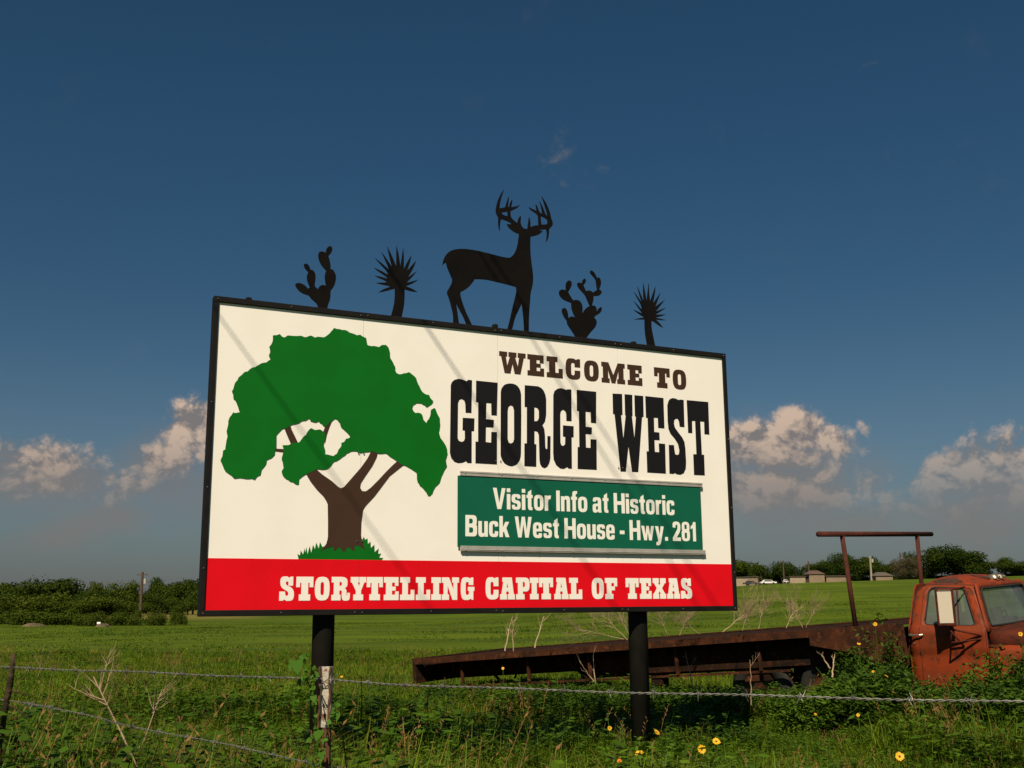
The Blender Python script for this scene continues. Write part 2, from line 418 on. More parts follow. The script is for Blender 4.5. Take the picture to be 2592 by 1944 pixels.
# steel angle frame, four lengths butted at the corners
for nm, a in (('top', (0, HH-FW, W, HH)), ('bottom', (0, 0, W, FW)), ('l', (0, FW, FW-.006, HH-FW)), ('r', (W-FW+.006, FW, W, HH-FW))):
    bevel(band('frame_beam', a[0], a[1], a[2], a[3], -.006, .065, 'frame'), .004, 1)
# rear rails carrying the panels
for v_ in (.55, 1.25, 1.9): band('rear_rail', .05, v_-.03, W-.05, v_+.03, .023, .063, 'frame')
# posts
ul = (uv(805, 1570)[0] + 0.075); ur = uv(1612, 1556)[0] + .105
PL = (ul+.02, ur+.0)
for u_ in PL:
    g = G(); g.tube([(u_, .155, -.4), (u_, .155, BZ+HH-.25)], .086, 28); o = g.obj('post', 'post', bb, smooth=True)
    for v_ in (.55, 1.25, 1.9): g = G(); g.box((u_-.1, .0635, BZ+v_-.02), (u_+.1, .0735, BZ+v_+.02)); g.obj('post_strap', 'frame', bb)
# bolts
def bolt(u_, v_, y_, r=.0065):
    g = G(); n = 8
    for k, (rr, yy) in enumerate(((r, 0), (r*.9, -.003), (r*.45, -.0055))):
        g.v += [(rr*math.cos(2*math.pi*j/n), yy, rr*math.sin(2*math.pi*j/n)) for j in range(n)]
    for k in range(2):
        for j in range(n): g.f.append((k*n+j, k*n+(j+1) % n, (k+1)*n+(j+1) % n, (k+1)*n+j))
    g.f.append(tuple(range(2*n, 3*n)))
    return g.mesh('bolt')
bme = bolt(0, 0, 0)
def put_bolt(u_, v_, y_): link('bolt', bme, 'bolt', bb, (u_, y_, BZ+v_))
for v_ in (FW*.5, HH-FW*.5):
    for i in range(9):
        u_ = W/8*i
        if i in (2, 4, 6): put_bolt(u_-.03, v_+R.uniform(-.006, .006), -.006); put_bolt(u_+.03, v_+R.uniform(-.006, .006), -.006)
        else: put_bolt(min(max(u_, .03), W-.03), v_, -.006)
for v_ in (.35, .95, 1.6): put_bolt(FW*.4, v_, -.006); put_bolt(W-FW*.4, v_, -.006)
for v_ in (.55, 1.25):
    for i in (1, 2, 3): put_bolt(W/4*i-.022, v_+.02, .0065); put_bolt(W/4*i+.022, v_+.02, .0065)
# painting of the oak
def sheet(name, loops, y0, m, parent, th=.0013, lab=None):
    g = G()
    for lp in loops: poly_prism(g, lp, y0, y0+th, L)
    o = g.obj(name, m, parent)
    if lab: o['label'] = lab
    return o
def jag(P, amp=.004, seed=3):
    rr = random.Random(seed); out_ = []
    for a, b in zip(P, P[1:]+P[:1]):
        out_.append(a); d = math.hypot(b[0]-a[0], b[1]-a[1])
        if d > 18:
            out_.append(((a[0]+b[0])/2+rr.uniform(-3, 3), (a[1]+b[1])/2+rr.uniform(-3, 3)))
    return out_
crown = [(600,352),(632,350),(652,342),(672,362),(698,368),(720,353),(760,357),(800,358),(830,357),(862,368),(890,357),(915,358),(938,371),(965,364),(1005,369),(1035,352),(1070,318),(1090,293),(1125,303),(1150,310),(1185,312),(1215,332),(1245,340),(1272,352),(1300,348),(1325,365),(1345,372),(1350,400),(1355,428),(1370,436),(1410,438),(1450,447),(1475,430),(1505,430),(1525,450),(1537,490),(1543,540),(1565,575),(1580,605),(1578,630),(1590,655),(1610,665),(1650,657),(1690,648),(1720,670),(1750,700),(1765,745),(1785,785),(1815,820),(1850,830),(1862,855),(1886,880),(1875,902),(1832,930),(1815,912),(1790,898),(1750,896),(1728,910),(1718,932),(1725,955),(1745,975),(1780,975),(1797,988),(1808,1030),(1832,1055),(1850,1025),(1865,985),(1868,950),(1895,935),(1905,945),(1918,980),(1938,1015),(1942,1070),(1932,1130),(1945,1175),(1975,1215),(1998,1265),(2002,1300),(1988,1350),(1997,1400),(1975,1435),(1955,1480),(1940,1530),(1905,1565),(1880,1620),(1862,1638),(1845,1635),(1830,1605),(1805,1575),(1780,1555),(1762,1525),(1757,1485),(1752,1450),(1715,1425),(1680,1405),(1640,1390),(1610,1365),(1560,1335),(1520,1305),(1500,1297),(1450,1300),(1410,1283),(1355,1287),(1305,1295),(1270,1280),(1225,1282),(1195,1297),(1160,1325),(1115,1357),(1095,1362),(1070,1395),(1045,1418),(1000,1427),(955,1422),(910,1445),(865,1465),(815,1502),(812,1545),(795,1545),(765,1525),(740,1520),(710,1500),(685,1475),(675,1440),(690,1415),(685,1380),(675,1350),(682,1310),(692,1285),(680,1232),(730,1230),(765,1213),(815,1208),(835,1180),(870,1145),(890,1110),(908,1095),(940,1110),(980,1105),(1018,1133),(1020,1185),(1010,1230),(1022,1270),(1022,1305),(1050,1308),(1090,1318),(1115,1300),(1130,1265),(1150,1240),(1150,1215),(1175,1205),(1190,1180),(1220,1170),(1218,1155),(1190,1125),(1150,1090),(1140,1055),(1115,1025),(1100,1020),(1075,1040),(1040,1070),(1020,1085),(995,1062),(968,1040),(940,1050),(905,1040),(890,1018),(865,1035),(830,1040),(795,1060),(745,1072),(705,1098),(680,1100),(650,1130),(632,1150),(632,1200),(632,1255),(620,1290),(620,1305),(590,1335),(555,1350),(548,1385),(515,1425),(505,1470),(480,1480),(460,1508),(435,1497),(390,1500),(340,1492),(295,1497),(270,1470),(240,1450),(222,1435),(205,1400),(185,1355),(200,1320),(205,1275),(222,1265),(228,1220),(240,1160),(232,1120),(243,1075),(245,1040),(255,1010),(285,968),(310,973),(338,968),(325,930),(305,880),(287,862),(285,825),(273,800),(290,760),(297,735),(318,710),(325,690),(355,665),(378,643),(400,640),(435,610),(460,605),(510,575),(550,568),(582,545),(568,515),(578,490),(570,445),(592,415),(600,380)]
trunk = [(870,1460),(905,1520),(960,1590),(1010,1640),(1035,1680),(1045,1705),(1048,1850),(1048,1960),(1040,2010),(1020,2040),(990,2075),(1050,2050),(1090,2040),(1098,2078),(1140,2042),(1175,2090),(1205,2040),(1260,2078),(1262,2035),(1290,2030),(1345,2066),(1320,1990),(1312,1950),(1315,1850),(1328,1750),(1350,1715),(1420,1640),(1480,1560),(1540,1480),(1640,1400),(1680,1380),(1610,1350),(1560,1395),(1510,1445),(1450,1510),(1390,1570),(1350,1600),(1320,1598),(1303,1570),(1310,1535),(1345,1480),(1400,1400),(1435,1330),(1450,1270),(1400,1262),(1360,1340),(1310,1410),(1240,1490),(1175,1565),(1150,1575),(1130,1565),(1080,1520),(1000,1465),(955,1425),(930,1400),(860,1420)]
twigs = [[(740,1060),(755,1110),(780,1160),(805,1212),(790,1230),(750,1225),(725,1170),(700,1110),(697,1075)], [(1080,1030),(1055,1090),(1035,1150),(1022,1215),(1005,1180),(1008,1120),(1030,1060)], [(615,1258),(695,1262),(695,1288),(615,1278)]]
mound = [(815,2146),(805,2099),(825,2111),(832,2071),(850,2104),(862,2054),(866,2090),(877,2046),(885,2102),(903,2036),(915,2091),(930,2026),(945,2061),(955,2008),(975,2056),(985,2004),(1005,2044),(1035,2031),(1040,1995),(1320,1980),(1325,1985),(1335,1961),(1345,1986),(1365,1976),(1368,2020),(1388,2001),(1393,2052),(1420,2026),(1422,2085),(1455,2056),(1450,2100),(1475,2096),(1458,2128),(1492,2134),(1475,2153)]
oak = empty('painted_oak'); oak.parent = bb; oak['label'] = 'flat painted oak tree with green crown and brown trunk'
def kid(o): o.parent = oak; return o
sheet('grass_mound', [[Z1(mound)]], .0104, 'green', oak)
sheet('trunk', [[Z1(trunk)]], .0087, 'brown', oak)
for t_ in twigs: sheet('branch', [[Z1(t_)]], .0087, 'brown', oak)
sheet('crown', [[Z1(jag(crown))]], .0070, 'green', oak)

# lettering
def bezc(pts): return pts
def chamfer_round(P, rr, n=4):
    """round the corners flagged with a third value"""
    out_ = []; N = len(P)
    for i, p in enumerate(P):
        if len(p) < 3: out_.append(p[:2]); continue
        r_ = p[2]; a = Vector(P[i-1][:2]); b = Vector(p[:2]); c = Vector(P[(i+1) % N][:2])
        da = (a-b); dc = (c-b); ra = min(r_, da.length*.5); rc = min(r_, dc.length*.5)
        s_ = b+da.normalized()*ra; e_ = b+dc.normalized()*rc
        for k in range(n+1):
            t = k/n; q = s_*(1-t)**2 + b*2*t*(1-t) + e_*t*t; out_.append((q.x, q.y))
    return out_
# slab-serif western capitals in a unit box: outline + counters (third value = corner radius)
GL = {
 'E': [[(0,0),(1,0),(1,.38),(.76,.38),(.76,.24),(.55,.24),(.55,.41),(.80,.41),(.80,.59),(.55,.59),(.55,.76),(.74,.76),(.74,.62),(.98,.62),(.98,1),(0,1),(0,.76),(.14,.76),(.14,.24),(0,.24)]],
 'F': [[(0,0),(.66,0),(.66,.24),(.52,.24),(.52,.41),(.80,.41),(.80,.60),(.52,.60),(.52,.76),(.74,.76),(.74,.60),(1,.60),(1,1),(0,1),(0,.76),(.14,.76),(.14,.24),(0,.24)]],
 'L': [[(0,0),(1,0),(1,.45),(.74,.45),(.74,.24),(.54,.24),(.54,.76),(.68,.76),(.68,1),(0,1),(0,.76),(.15,.76),(.15,.24),(0,.24)]],
 'I': [[(0,0),(1,0),(1,.25),(.80,.25),(.80,.75),(1,.75),(1,1),(0,1),(0,.75),(.20,.75),(.20,.25),(0,.25)]],
 'T': [[(.17,0),(.83,0),(.83,.26),(.70,.26),(.70,.74),(.78,.74),(.78,.56),(1,.56),(1,1),(0,1),(0,.56),(.22,.56),(.22,.74),(.30,.74),(.30,.26),(.17,.26)]],
 'O': [[(0,0,.42),(1,0,.42),(1,1,.42),(0,1,.42)], [(.38,.22,.14),(.38,.78,.14),(.62,.78,.14),(.62,.22,.14)]],
 'C': [[(0,0,.45),(1,0,.42),(1,.44),(.62,.44),(.62,.20,.12),(.38,.20,.12),(.38,.80,.12),(.62,.80,.12),(.62,.60),(1,.60),(1,1),(.80,1),(.74,.95),(.55,1.01),(0,1,.45)]],
 'G': [[(0,0,.45),(.55,-.01),(.74,.05),(.80,0),(.92,0),(.92,.40),(1,.40),(1,.58),(.52,.58),(.52,.40),(.60,.40),(.60,.22,.1),(.36,.22,.1),(.36,.80,.12),(.58,.80,.12),(.58,.66),(.92,.66),(.92,1),(.76,1),(.70,.95),(.5,1.01),(0,1,.45)]],
 'S': [[(0,0),(.26,0),(.34,.05),(.5,-.01),(1,0,.38),(1,.50,.30),(.42,.66,.14),(.42,.80,.08),(.60,.80,.08),(.60,.62),(.92,.62),(.92,1),(.74,1),(.66,.95),(.5,1.01),(.04,1,.36),(.04,.56,.26),(.62,.36,.14),(.60,.20,.08),(.42,.20,.08),(.38,.38),(0,.38)]],
 'R': [[(0,0),(.50,0),(.50,.24),(.43,.24),(.43,.42,.02),(.56,.42,.06),(.56,0,.22),(.82,-.02,.2),(1,.02,.16),(1,.32),(.86,.32),(.86,.22),(.82,.22),(.82,.44,.12),(.72,.52,.02),(.86,.60,.1),(.86,1,.34),(0,1),(0,.76),(.12,.76),(.12,.24),(0,.24)], [(.43,.62),(.43,.78),(.56,.78,.1),(.56,.62,.1)]],
 'P': [[(0,0),(.62,0),(.62,.24),(.50,.24),(.50,.36),(1,.36,.3),(1,1,.3),(0,1),(0,.76),(.14,.76),(.14,.24),(0,.24)], [(.50,.56),(.50,.80),(.66,.80,.1),(.66,.56,.1)]],
 'Y': [[(.18,0),(.82,0),(.82,.25),(.68,.25),(.68,.42),(.88,.76),(1,.76),(1,1),(.55,1),(.55,.76),(.60,.76),(.54,.60),(.46,.76),(.52,.76),(.52,1),(0,1),(0,.76),(.08,.76),(.34,.40),(.34,.25),(.18,.25)]],
 'N': [[(0,0),(.42,0),(.42,.24),(.34,.24),(.34,.62),(.62,0),(.90,0),(.90,.76),(1,.76),(1,1),(.60,1),(.60,.76),(.68,.76),(.68,.46),(.42,1),(0,1),(0,.76),(.10,.76),(.10,.24),(0,.24)]],
 'A': [[(0,0),(.47,0),(.47,.24),(.40,.24),(.42,.36),(.58,.36),(.60,.24),(.53,.24),(.53,0),(1,0),(1,.24),(.93,.24),(.80,1),(.16,1),(.16,.80),(.22,.80),(.09,.24),(0,.24)], [(.45,.54),(.50,.76),(.55,.54)]],
 'X': [[(0,0),(.46,0),(.46,.24),(.40,.24),(.50,.36),(.60,.24),(.54,.24),(.54,0),(1,0),(1,.24),(.93,.24),(.70,.51),(.92,.76),(1,.76),(1,1),(.56,1),(.56,.76),(.60,.76),(.50,.65),(.40,.76),(.46,.76),(.46,1),(0,1),(0,.76),(.08,.76),(.30,.51),(.07,.24),(0,.24)]],
 'W': [[(.20,0),(.42,0),(.50,.46),(.58,0),(.80,0),(.93,.78),(1,.78),(1,1),(.70,1),(.70,.78),(.75,.78),(.70,.36),(.60,.78),(.65,.78),(.65,1),(.35,1),(.35,.78),(.40,.78),(.30,.36),(.25,.78),(.30,.78),(.30,1),(0,1),(0,.78),(.07,.78)]],
 'M': [[(0,0),(.34,0),(.34,.22),(.28,.22),(.28,.62),(.42,0),(.58,0),(.72,.62),(.72,.22),(.66,.22),(.66,0),(1,0),(1,.22),(.94,.22),(.94,.78),(1,.78),(1,1),(.70,1),(.50,.40),(.30,1),(0,1),(0,.78),(.06,.78),(.06,.22),(0,.22)]],
}
def slab(name, items, m, y0=.0098, label=None):
    """items: (char, u0, u1, v0, v1)"""
    e = empty(name); e.parent = bb
    if label: e['label'] = label
    for ch, u0, u1, v0, v1 in items:
        g = G(); loops = []
        for lp in GL[ch]:
            loops.append([(u0+a*(u1-u0), v0+b*(v1-v0)) for a, b in chamfer_round(lp, 0)])
        poly_prism(g, loops, y0, y0+.0018, L); g.obj('letter', m, e)
    return e
def items_from(conv, text, boxes, tl, tr, bl, br):
    vt0, vt1 = conv([tl])[0], conv([tr])[0]; vb0, vb1 = conv([bl])[0], conv([br])[0]
    out_ = []
    for ch, (a, b) in zip(text, boxes):
        ym = tl[1]+(tr[1]-tl[1])*((a+b)/2-tl[0])/(tr[0]-tl[0]); yb = bl[1]+(br[1]-bl[1])*((a+b)/2-bl[0])/(br[0]-bl[0])
        u0 = conv([(a, (ym+yb)/2)])[0][0]; u1 = conv([(b, (ym+yb)/2)])[0][0]
        out_.append((ch, u0, u1, (conv([((a+b)/2, yb)])[0][1]), (conv([((a+b)/2, ym)])[0][1])))
    mv0 = sum(i[3] for i in out_)/len(out_); mv1 = sum(i[4] for i in out_)/len(out_)
    return [(c, a, b, mv0, mv1) for c, a, b, _, _ in out_]
it = items_from(Z3, 'WELCOMETO', [(465,655),(668,787),(806,921),(942,1047),(1075,1180),(1200,1368),(1387,1492),(1579,1691),(1712,1808)], (465,119), (1808,259), (465,275), (1808,399))
slab('lettering', it, 'brown', label='brown slab capitals reading WELCOME TO')
b1 = [(35,172),(190,350),(365,502),(520,692),(698,842),(848,998),(1008,1146),(1160,1293),(1307,1440),(1451,1540),(1548,1708),(1725,1852)]
b2 = [(113,233),(248,385),(397,523),(527,606),(612,742),(752,885),(893,1012),(1103,1215),(1227,1340),(1419,1540),(1550,1658),(1672,1793),(1803,1922),(1932,2035)]
i1 = items_from(Z9, 'STORYTELLING', b1, (35,111), (1852,131), (35,333), (1852,340))
i2 = items_from(Z10, 'CAPITALOFTEXAS', b2, (113,133), (2035,129), (113,338), (2035,318))
slab('lettering', i1+i2, 'white', .0070, label='white slab capitals on the red band reading STORYTELLING CAPITAL OF TEXAS')
big_letters = [
 (Z7, [[(125,220),(140,180),(175,145),(235,128),(290,135),(360,165),(380,142),(438,150),(430,632),(345,628),(340,500),(325,450),(285,425),(250,440),(232,490),(228,1000),(245,1040),(285,1058),(320,1045),(335,1010),(333,890),(300,885),(303,702),(475,712),(470,900),(435,898),(435,1370),(375,1368),(350,1342),(300,1365),(235,1370),(180,1350),(135,1295),(115,1220)]]),
 (Z7, [[(498,155),(815,187),(805,670),(725,665),(722,490),(650,485),(645,722),(762,735),(757,845),(645,842),(642,1060),(722,1070),(725,910),(808,915),(808,1390),(492,1372),(492,1052),(530,1055),(530,475),(497,468)]]),
 (Z7, [[(862,330),(870,280),(890,245),(920,215),(960,201),(1000,197),(1045,202),(1080,215),(1112,238),(1135,270),(1153,312),(1162,360),(1165,700),(1162,1220),(1158,1275),(1145,1325),(1105,1385),(1070,1405),(1030,1418),(985,1410),(950,1395),(915,1370),(885,1325),(868,1280),(862,1240)], [(965,600),(975,545),(1005,520),(1040,535),(1058,590),(1060,1020),(1045,1065),(1010,1083),(980,1065),(965,1010)]]),
 (Z7, [[(1215,223),(1410,240),(1460,265),(1495,305),(1520,365),(1532,430),(1532,660),(1515,760),(1478,812),(1505,870),(1515,960),(1520,1130),(1532,1165),(1550,1160),(1552,972),(1597,975),(1595,1300),(1580,1370),(1550,1425),(1510,1447),(1470,1428),(1445,1385),(1435,1320),(1425,960),(1405,910),(1360,898),(1360,1090),(1388,1095),(1388,1425),(1213,1415),(1213,1080),(1248,1080),(1248,545),(1215,543)], [(1358,550),(1400,560),(1425,600),(1425,710),(1405,750),(1358,755)]]),
 (Z7, [[(1637,370),(1655,310),(1700,275),(1755,267),(1835,295),(1845,283),(1903,288),(1907,755),(1830,750),(1828,650),(1815,610),(1782,585),(1750,605),(1740,650),(1743,1060),(1755,1105),(1783,1120),(1812,1095),(1815,985),(1780,978),(1780,815),(1937,828),(1937,993),(1908,990),(1913,1455),(1860,1450),(1845,1430),(1790,1458),(1740,1450),(1680,1400),(1645,1320),(1637,1220)]]),
 (Z3, [[(1022,398),(1162,412),(1162,638),(1125,634),(1123,558),(1087,555),(1087,662),(1132,668),(1130,717),(1087,715),(1090,812),(1122,815),(1122,752),(1165,755),(1167,972),(1030,965),(1030,808),(1042,808),(1038,550),(1024,548)]]),
 (Z8, [[(415,115),(555,122),(562,430),(540,432),(575,778),(610,435),(600,435),(592,125),(705,135),(710,445),(700,448),(738,770),(760,455),(745,450),(737,140),(867,152),(873,460),(850,462),(795,1272),(703,1268),(650,892),(612,1265),(535,1262),(445,420),(422,415)]]),
 (Z8, [[(897,153),(1165,182),(1180,630),(1088,622),(1083,475),(1025,472),(1030,682),(1105,690),(1110,803),(1033,800),(1040,975),(1103,980),(1097,850),(1190,858),(1202,1295),(928,1278),(918,965),(948,968),(932,475),(908,470)]]),
 (Z8, [[(1300,182),(1345,190),(1395,215),(1402,205),(1463,210),(1475,612),(1405,605),(1395,530),(1375,490),(1350,487),(1325,505),(1320,560),(1335,620),(1385,690),(1440,760),(1475,830),(1488,920),(1500,1120),(1495,1220),(1465,1290),(1415,1312),(1360,1305),(1335,1285),(1315,1300),(1255,1295),(1245,872),(1320,875),(1330,960),(1340,1010),(1370,1022),(1395,1005),(1400,950),(1380,860),(1330,780),(1270,710),(1240,640),(1228,520),(1222,290),(1240,225),(1265,195)]]),
 (Z8, [[(1508,213),(1825,242),(1842,722),(1770,715),(1765,532),(1708,528),(1732,1015),(1765,1020),(1775,1322),(1617,1315),(1605,1010),(1652,1010),(1632,520),(1587,520),(1590,700),(1530,695)]]),
]
e = empty('lettering'); e.parent = bb; e['label'] = 'tall black western capitals reading GEORGE WEST'
for cv, loops in big_letters:
    g = G(); poly_prism(g, [cv(lp) for lp in loops], .0098, .0116, L); g.obj('letter', 'black', e)

# green visitor sign
q = Z3([(162,1015), (1900,1097), (1918,1537), (163,1545)])
su0 = (q[0][0]+q[3][0])/2; su1 = (q[1][0]+q[2][0])/2; sv1 = (q[0][1]+q[1][1])/2; sv0 = (q[2][1]+q[3][1])/2
info = empty('info_panel'); info.parent = bb; info['label'] = 'green bolt-on panel with white visitor information lettering'
g = G(); g.box((su0, -.010, BZ+sv0), (su1, -.006, BZ+sv1)); g.obj('plate', 'sgreen', info)
def rail(pt, pb, up):
    a, b = Z3(pt), Z3(pb); v1 = (a[0][1]+a[1][1])/2; v0 = (b[0][1]+b[1][1])/2; u0 = (a[0][0]+b[0][0])/2; u1 = (a[1][0]+b[1][0])/2
    g = G(); g.box((u0, -.017, BZ+v0), (u1, .0, BZ+v1))
    vm = v0+(v1-v0)*(.72 if up else .3)
    g.box((u0, -.0205, BZ+vm-.003), (u1, -.0175, BZ+vm+.003))
    o = g.obj('rail', 'alu', info); bevel(o, .002, 1)
    for k in range(8):
        uu = u0+.04+(u1-u0-.08)*k/7; g = G(); g.box((uu-.006, -.0225, BZ+vm-.007), (uu+.006, -.0207, BZ+vm+.007)); g.obj('rail_clip', 'alu', info)
rail([(180,987),(1915,1063)], [(180,1015),(1912,1098)], True)
rail([(182,1527),(1935,1538)], [(185,1566),(1937,1572)], False)
SG = {
 'V': (.72, [[(0,1),(.25,0),(.47,0),(.72,1),(.51,1),(.36,.28),(.21,1)]]),
 'i': (.20, [[(0,0),(.2,0),(.2,.73),(0,.73)]], [[(0,.82),(.2,.82),(.2,1),(0,1)]]),
 's': (.52, [[(.02,.22),(.02,0,.16),(.52,0,.2),(.52,.42,.16),(.20,.46,.05),(.20,.60,.05),(.33,.60,.05),(.34,.52),(.51,.54),(.50,.74,.16),(0,.74,.18),(0,.34,.14),(.33,.28,.05),(.33,.13,.05),(.19,.13,.05),(.19,.23)]]),
 't': (.36, [[(0,.58),(.08,.58),(.08,0,.16),(.34,0,.02),(.34,.14),(.28,.14,.03),(.28,.58),(.36,.58),(.36,.73),(.28,.73),(.28,.98),(.08,.86),(.08,.73),(0,.73)]]),
 'o': (.56, [[(0,-.01,.26),(.56,-.01,.26),(.56,.75,.26),(0,.75,.26)], [(.2,.15,.09),(.36,.15,.09),(.36,.59,.09),(.2,.59,.09)]]),
 'r': (.36, [[(0,0),(.2,0),(.2,.42,.1),(.22,.56,.05),(.34,.56),(.38,.74),(.22,.74,.1),(.19,.64),(.19,.73),(0,.73)]]),
 'I': (.21, [[(0,0),(.21,0),(.21,1),(0,1)]]),
 'n': (.54, [[(0,0),(.2,0),(.2,.58,.08),(.34,.58,.06),(.34,0),(.54,0),(.54,.75,.2),(.24,.75,.06),(.19,.66),(.19,.73),(0,.73)]]),
 'f': (.35, [[(.08,0),(.28,0),(.28,.58),(.36,.58),(.36,.73),(.28,.73),(.28,.87,.04),(.36,.87),(.38,1.01),(.08,1.01,.16),(.08,.73),(0,.73),(0,.58),(.08,.58)]]),
 'a': (.56, [[(.34,.07),(.24,-.01,.05),(0,-.01,.16),(0,.42,.14),(.33,.44,.03),(.33,.60,.05),(.20,.60,.04),(.19,.52),(.02,.54),(.04,.75,.16),(.53,.75,.18),(.53,.10),(.56,0),(.36,0)], [(.2,.13,.06),(.2,.30,.05),(.33,.32),(.33,.13,.06)]]),
 'H': (.70, [[(0,0),(.21,0),(.21,.42),(.49,.42),(.49,0),(.70,0),(.70,1),(.49,1),(.49,.60),(.21,.60),(.21,1),(0,1)]]),
 'c': (.52, [[(0,-.01,.24),(.52,-.01,.22),(.52,.26),(.33,.28),(.33,.14,.06),(.2,.14,.07),(.2,.60,.07),(.33,.60,.06),(.33,.48),(.52,.50),(.52,.75,.22),(0,.75,.24)]]),
 'B': (.66, [[(0,0),(.66,0,.2),(.66,.52,.1),(.58,.54),(.64,.57,.1),(.64,1,.2),(0,1)], [(.21,.17),(.21,.42),(.44,.42,.1),(.44,.17,.1)], [(.21,.60),(.21,.83),(.42,.83,.1),(.42,.60,.1)]]),
 'u': (.54, [[(0,.73),(0,-.01,.2),(.30,-.01,.06),(.35,.08),(.35,0),(.54,0),(.54,.73),(.34,.73),(.34,.16,.06),(.2,.16,.06),(.2,.73)]]),
 'k': (.57, [[(0,0),(.2,0),(.2,.2),(.26,.28),(.36,0),(.58,0),(.40,.44),(.57,.73),(.35,.73),(.2,.45),(.2,1),(0,1)]]),
 'W': (1.0, [[(0,1),(.19,0),(.39,0),(.50,.66),(.61,0),(.81,0),(1,1),(.80,1),(.70,.32),(.59,1),(.41,1),(.30,.32),(.2,1)]]),
 'e': (.54, [[(0,-.01,.24),(.53,-.01,.2),(.53,.22),(.34,.23),(.34,.14,.05),(.2,.14,.07),(.2,.31),(.54,.31),(.54,.75,.24),(0,.75,.24)], [(.2,.44),(.2,.61,.07),(.34,.61,.07),(.34,.44)]]),
 '-': (.30, [[(0,.28),(.3,.28),(.3,.46),(0,.46)]]),
 'w': (.84, [[(0,.73),(.17,0),(.35,0),(.42,.44),(.49,0),(.67,0),(.84,.73),(.65,.73),(.57,.26),(.50,.73),(.34,.73),(.27,.26),(.19,.73)]]),
 'y': (.58, [[(0,.73),(.19,0),(.15,-.08,.03),(.06,-.07),(.06,-.24,.04),(.30,-.24,.1),(.38,-.04),(.58,.73),(.38,.73),(.30,.27),(.21,.73)]]),
 '.': (.19, [[(0,0),(.19,0),(.19,.19),(0,.19)]]),
 '2': (.54, [[(0,0),(.54,0),(.54,.18),(.26,.18),(.53,.52,.16),(.53,1,.25),(.02,1,.22),(.01,.70),(.2,.68),(.2,.84,.07),(.34,.84,.07),(.34,.62,.08),(0,.16)]]),
 '8': (.56, [[(0,0,.24),(.56,0,.24),(.56,.5,.12),(.50,.54),(.54,.58,.12),(.54,1,.24),(.02,1,.24),(.02,.58,.12),(.06,.54),(0,.5,.12)], [(.2,.14,.06),(.2,.44,.06),(.36,.44,.06),(.36,.14,.06)], [(.2,.62,.05),(.2,.86,.05),(.36,.86,.05),(.36,.62,.05)]]),
 '1': (.34, [[(.14,0),(.34,0),(.34,1),(.18,1),(.13,.86),(0,.78),(0,.62),(.14,.69)]]),
}
def text_line(st, x0, x1, top, base):
    tot = 0; pos = []
    for ch in st:
        if ch == ' ': tot += .26; continue
        pos.append((ch, tot)); tot += SG[ch][0]+.075
    k = (x1-x0)/(tot-.075); hh = top-base
    for ch, p in pos:
        g = G()
        for loops in SG[ch][1:]:
            poly_prism(g, [[(x0+(p+a)*k, base+b*hh) for a, b in chamfer_round(lp, 0)] for lp in loops], -.0115, -.0095, L)
        g.obj('letter', 'swhite', info)
za = Z3([(415,1104), (450,1256), (1712,1290), (1712,1170)])
t1 = Z3([(425,1103), (1300,1139)]); b1_ = Z3([(450,1256), (1300,1281)])
text_line('Visitor Info at Historic', Z3([(415,1180)])[0][0], Z3([(1714,1230)])[0][0], (t1[0][1]+t1[1][1])/2, (b1_[0][1]+b1_[1][1])/2)
t1 = Z3([(222,1303), (1820,1340)]); b1_ = Z3([(222,1456), (1850,1478)])
text_line('Buck West House - Hwy. 281', Z3([(218,1380)])[0][0], Z3([(1868,1410)])[0][0], (t1[0][1]+t1[1][1])/2, (b1_[0][1]+b1_[1][1])/2)

# cut-outs on top
deer = [(160,893),(168,840),(188,795),(215,760),(255,733),(310,720),(380,717),(450,724),(530,738),(620,760),(720,785),(800,806),(865,815),(895,795),(925,755),(948,690),(958,620),(965,562),(930,552),(890,525),(860,500),(835,460),(878,458),(893,460),(850,430),(775,405),(768,440),(762,490),(765,530),(752,505),(745,450),(748,390),(730,360),(718,330),(722,280),(740,210),(770,145),(803,92),(795,130),(775,190),(762,250),(760,292),(800,285),(818,280),(835,225),(855,165),(857,200),(848,260),(850,285),(862,270),(868,235),(893,197),(892,230),(882,280),(920,275),(975,257),(945,290),(900,312),(878,320),(872,345),(880,390),(915,425),(950,448),(955,400),(983,368),(985,400),(978,440),(1000,500),(1052,512),(1060,450),(1070,382),(1083,430),(1085,490),(1120,475),(1170,470),(1165,420),(1165,365),(1125,335),(1085,310),(1067,280),(1105,300),(1150,320),(1140,270),(1140,247),(1160,280),(1178,335),(1210,350),(1195,270),(1177,215),(1205,260),(1225,310),(1245,362),(1265,370),(1245,300),(1220,220),(1200,165),(1235,215),(1265,270),(1290,340),(1303,400),(1322,450),(1312,485),(1280,510),(1280,560),(1270,615),(1250,652),(1255,600),(1258,555),(1250,515),(1170,518),(1213,530),(1190,560),(1140,582),(1085,592),(1083,650),(1085,760),(1095,860),(1110,960),(1115,1040),(1108,1110),(1088,1180),(1082,1280),(1072,1400),(1070,1500),(1070,1605),(1020,1598),(1018,1500),(1008,1400),(995,1295),(970,1350),(925,1440),(893,1575),(843,1570),(870,1470),(895,1350),(925,1230),(940,1165),(935,1122),(880,1105),(780,1080),(680,1055),(600,1040),(500,1038),(480,1070),(440,1120),(390,1155),(350,1175),(350,1210),(370,1280),(410,1390),(440,1450),(477,1530),(415,1520),(385,1440),(340,1360),(305,1290),(315,1360),(325,1430),(338,1518),(275,1508),(275,1410),(255,1330),(235,1250),(203,1175),(230,1135),(270,1055),(245,995),(215,930),(198,865),(180,873)]
dh1 = [(778,338),(843,327),(845,375),(800,365)]; dh2 = [(1192,374),(1258,406),(1267,440),(1255,463),(1200,464),(1193,420)]
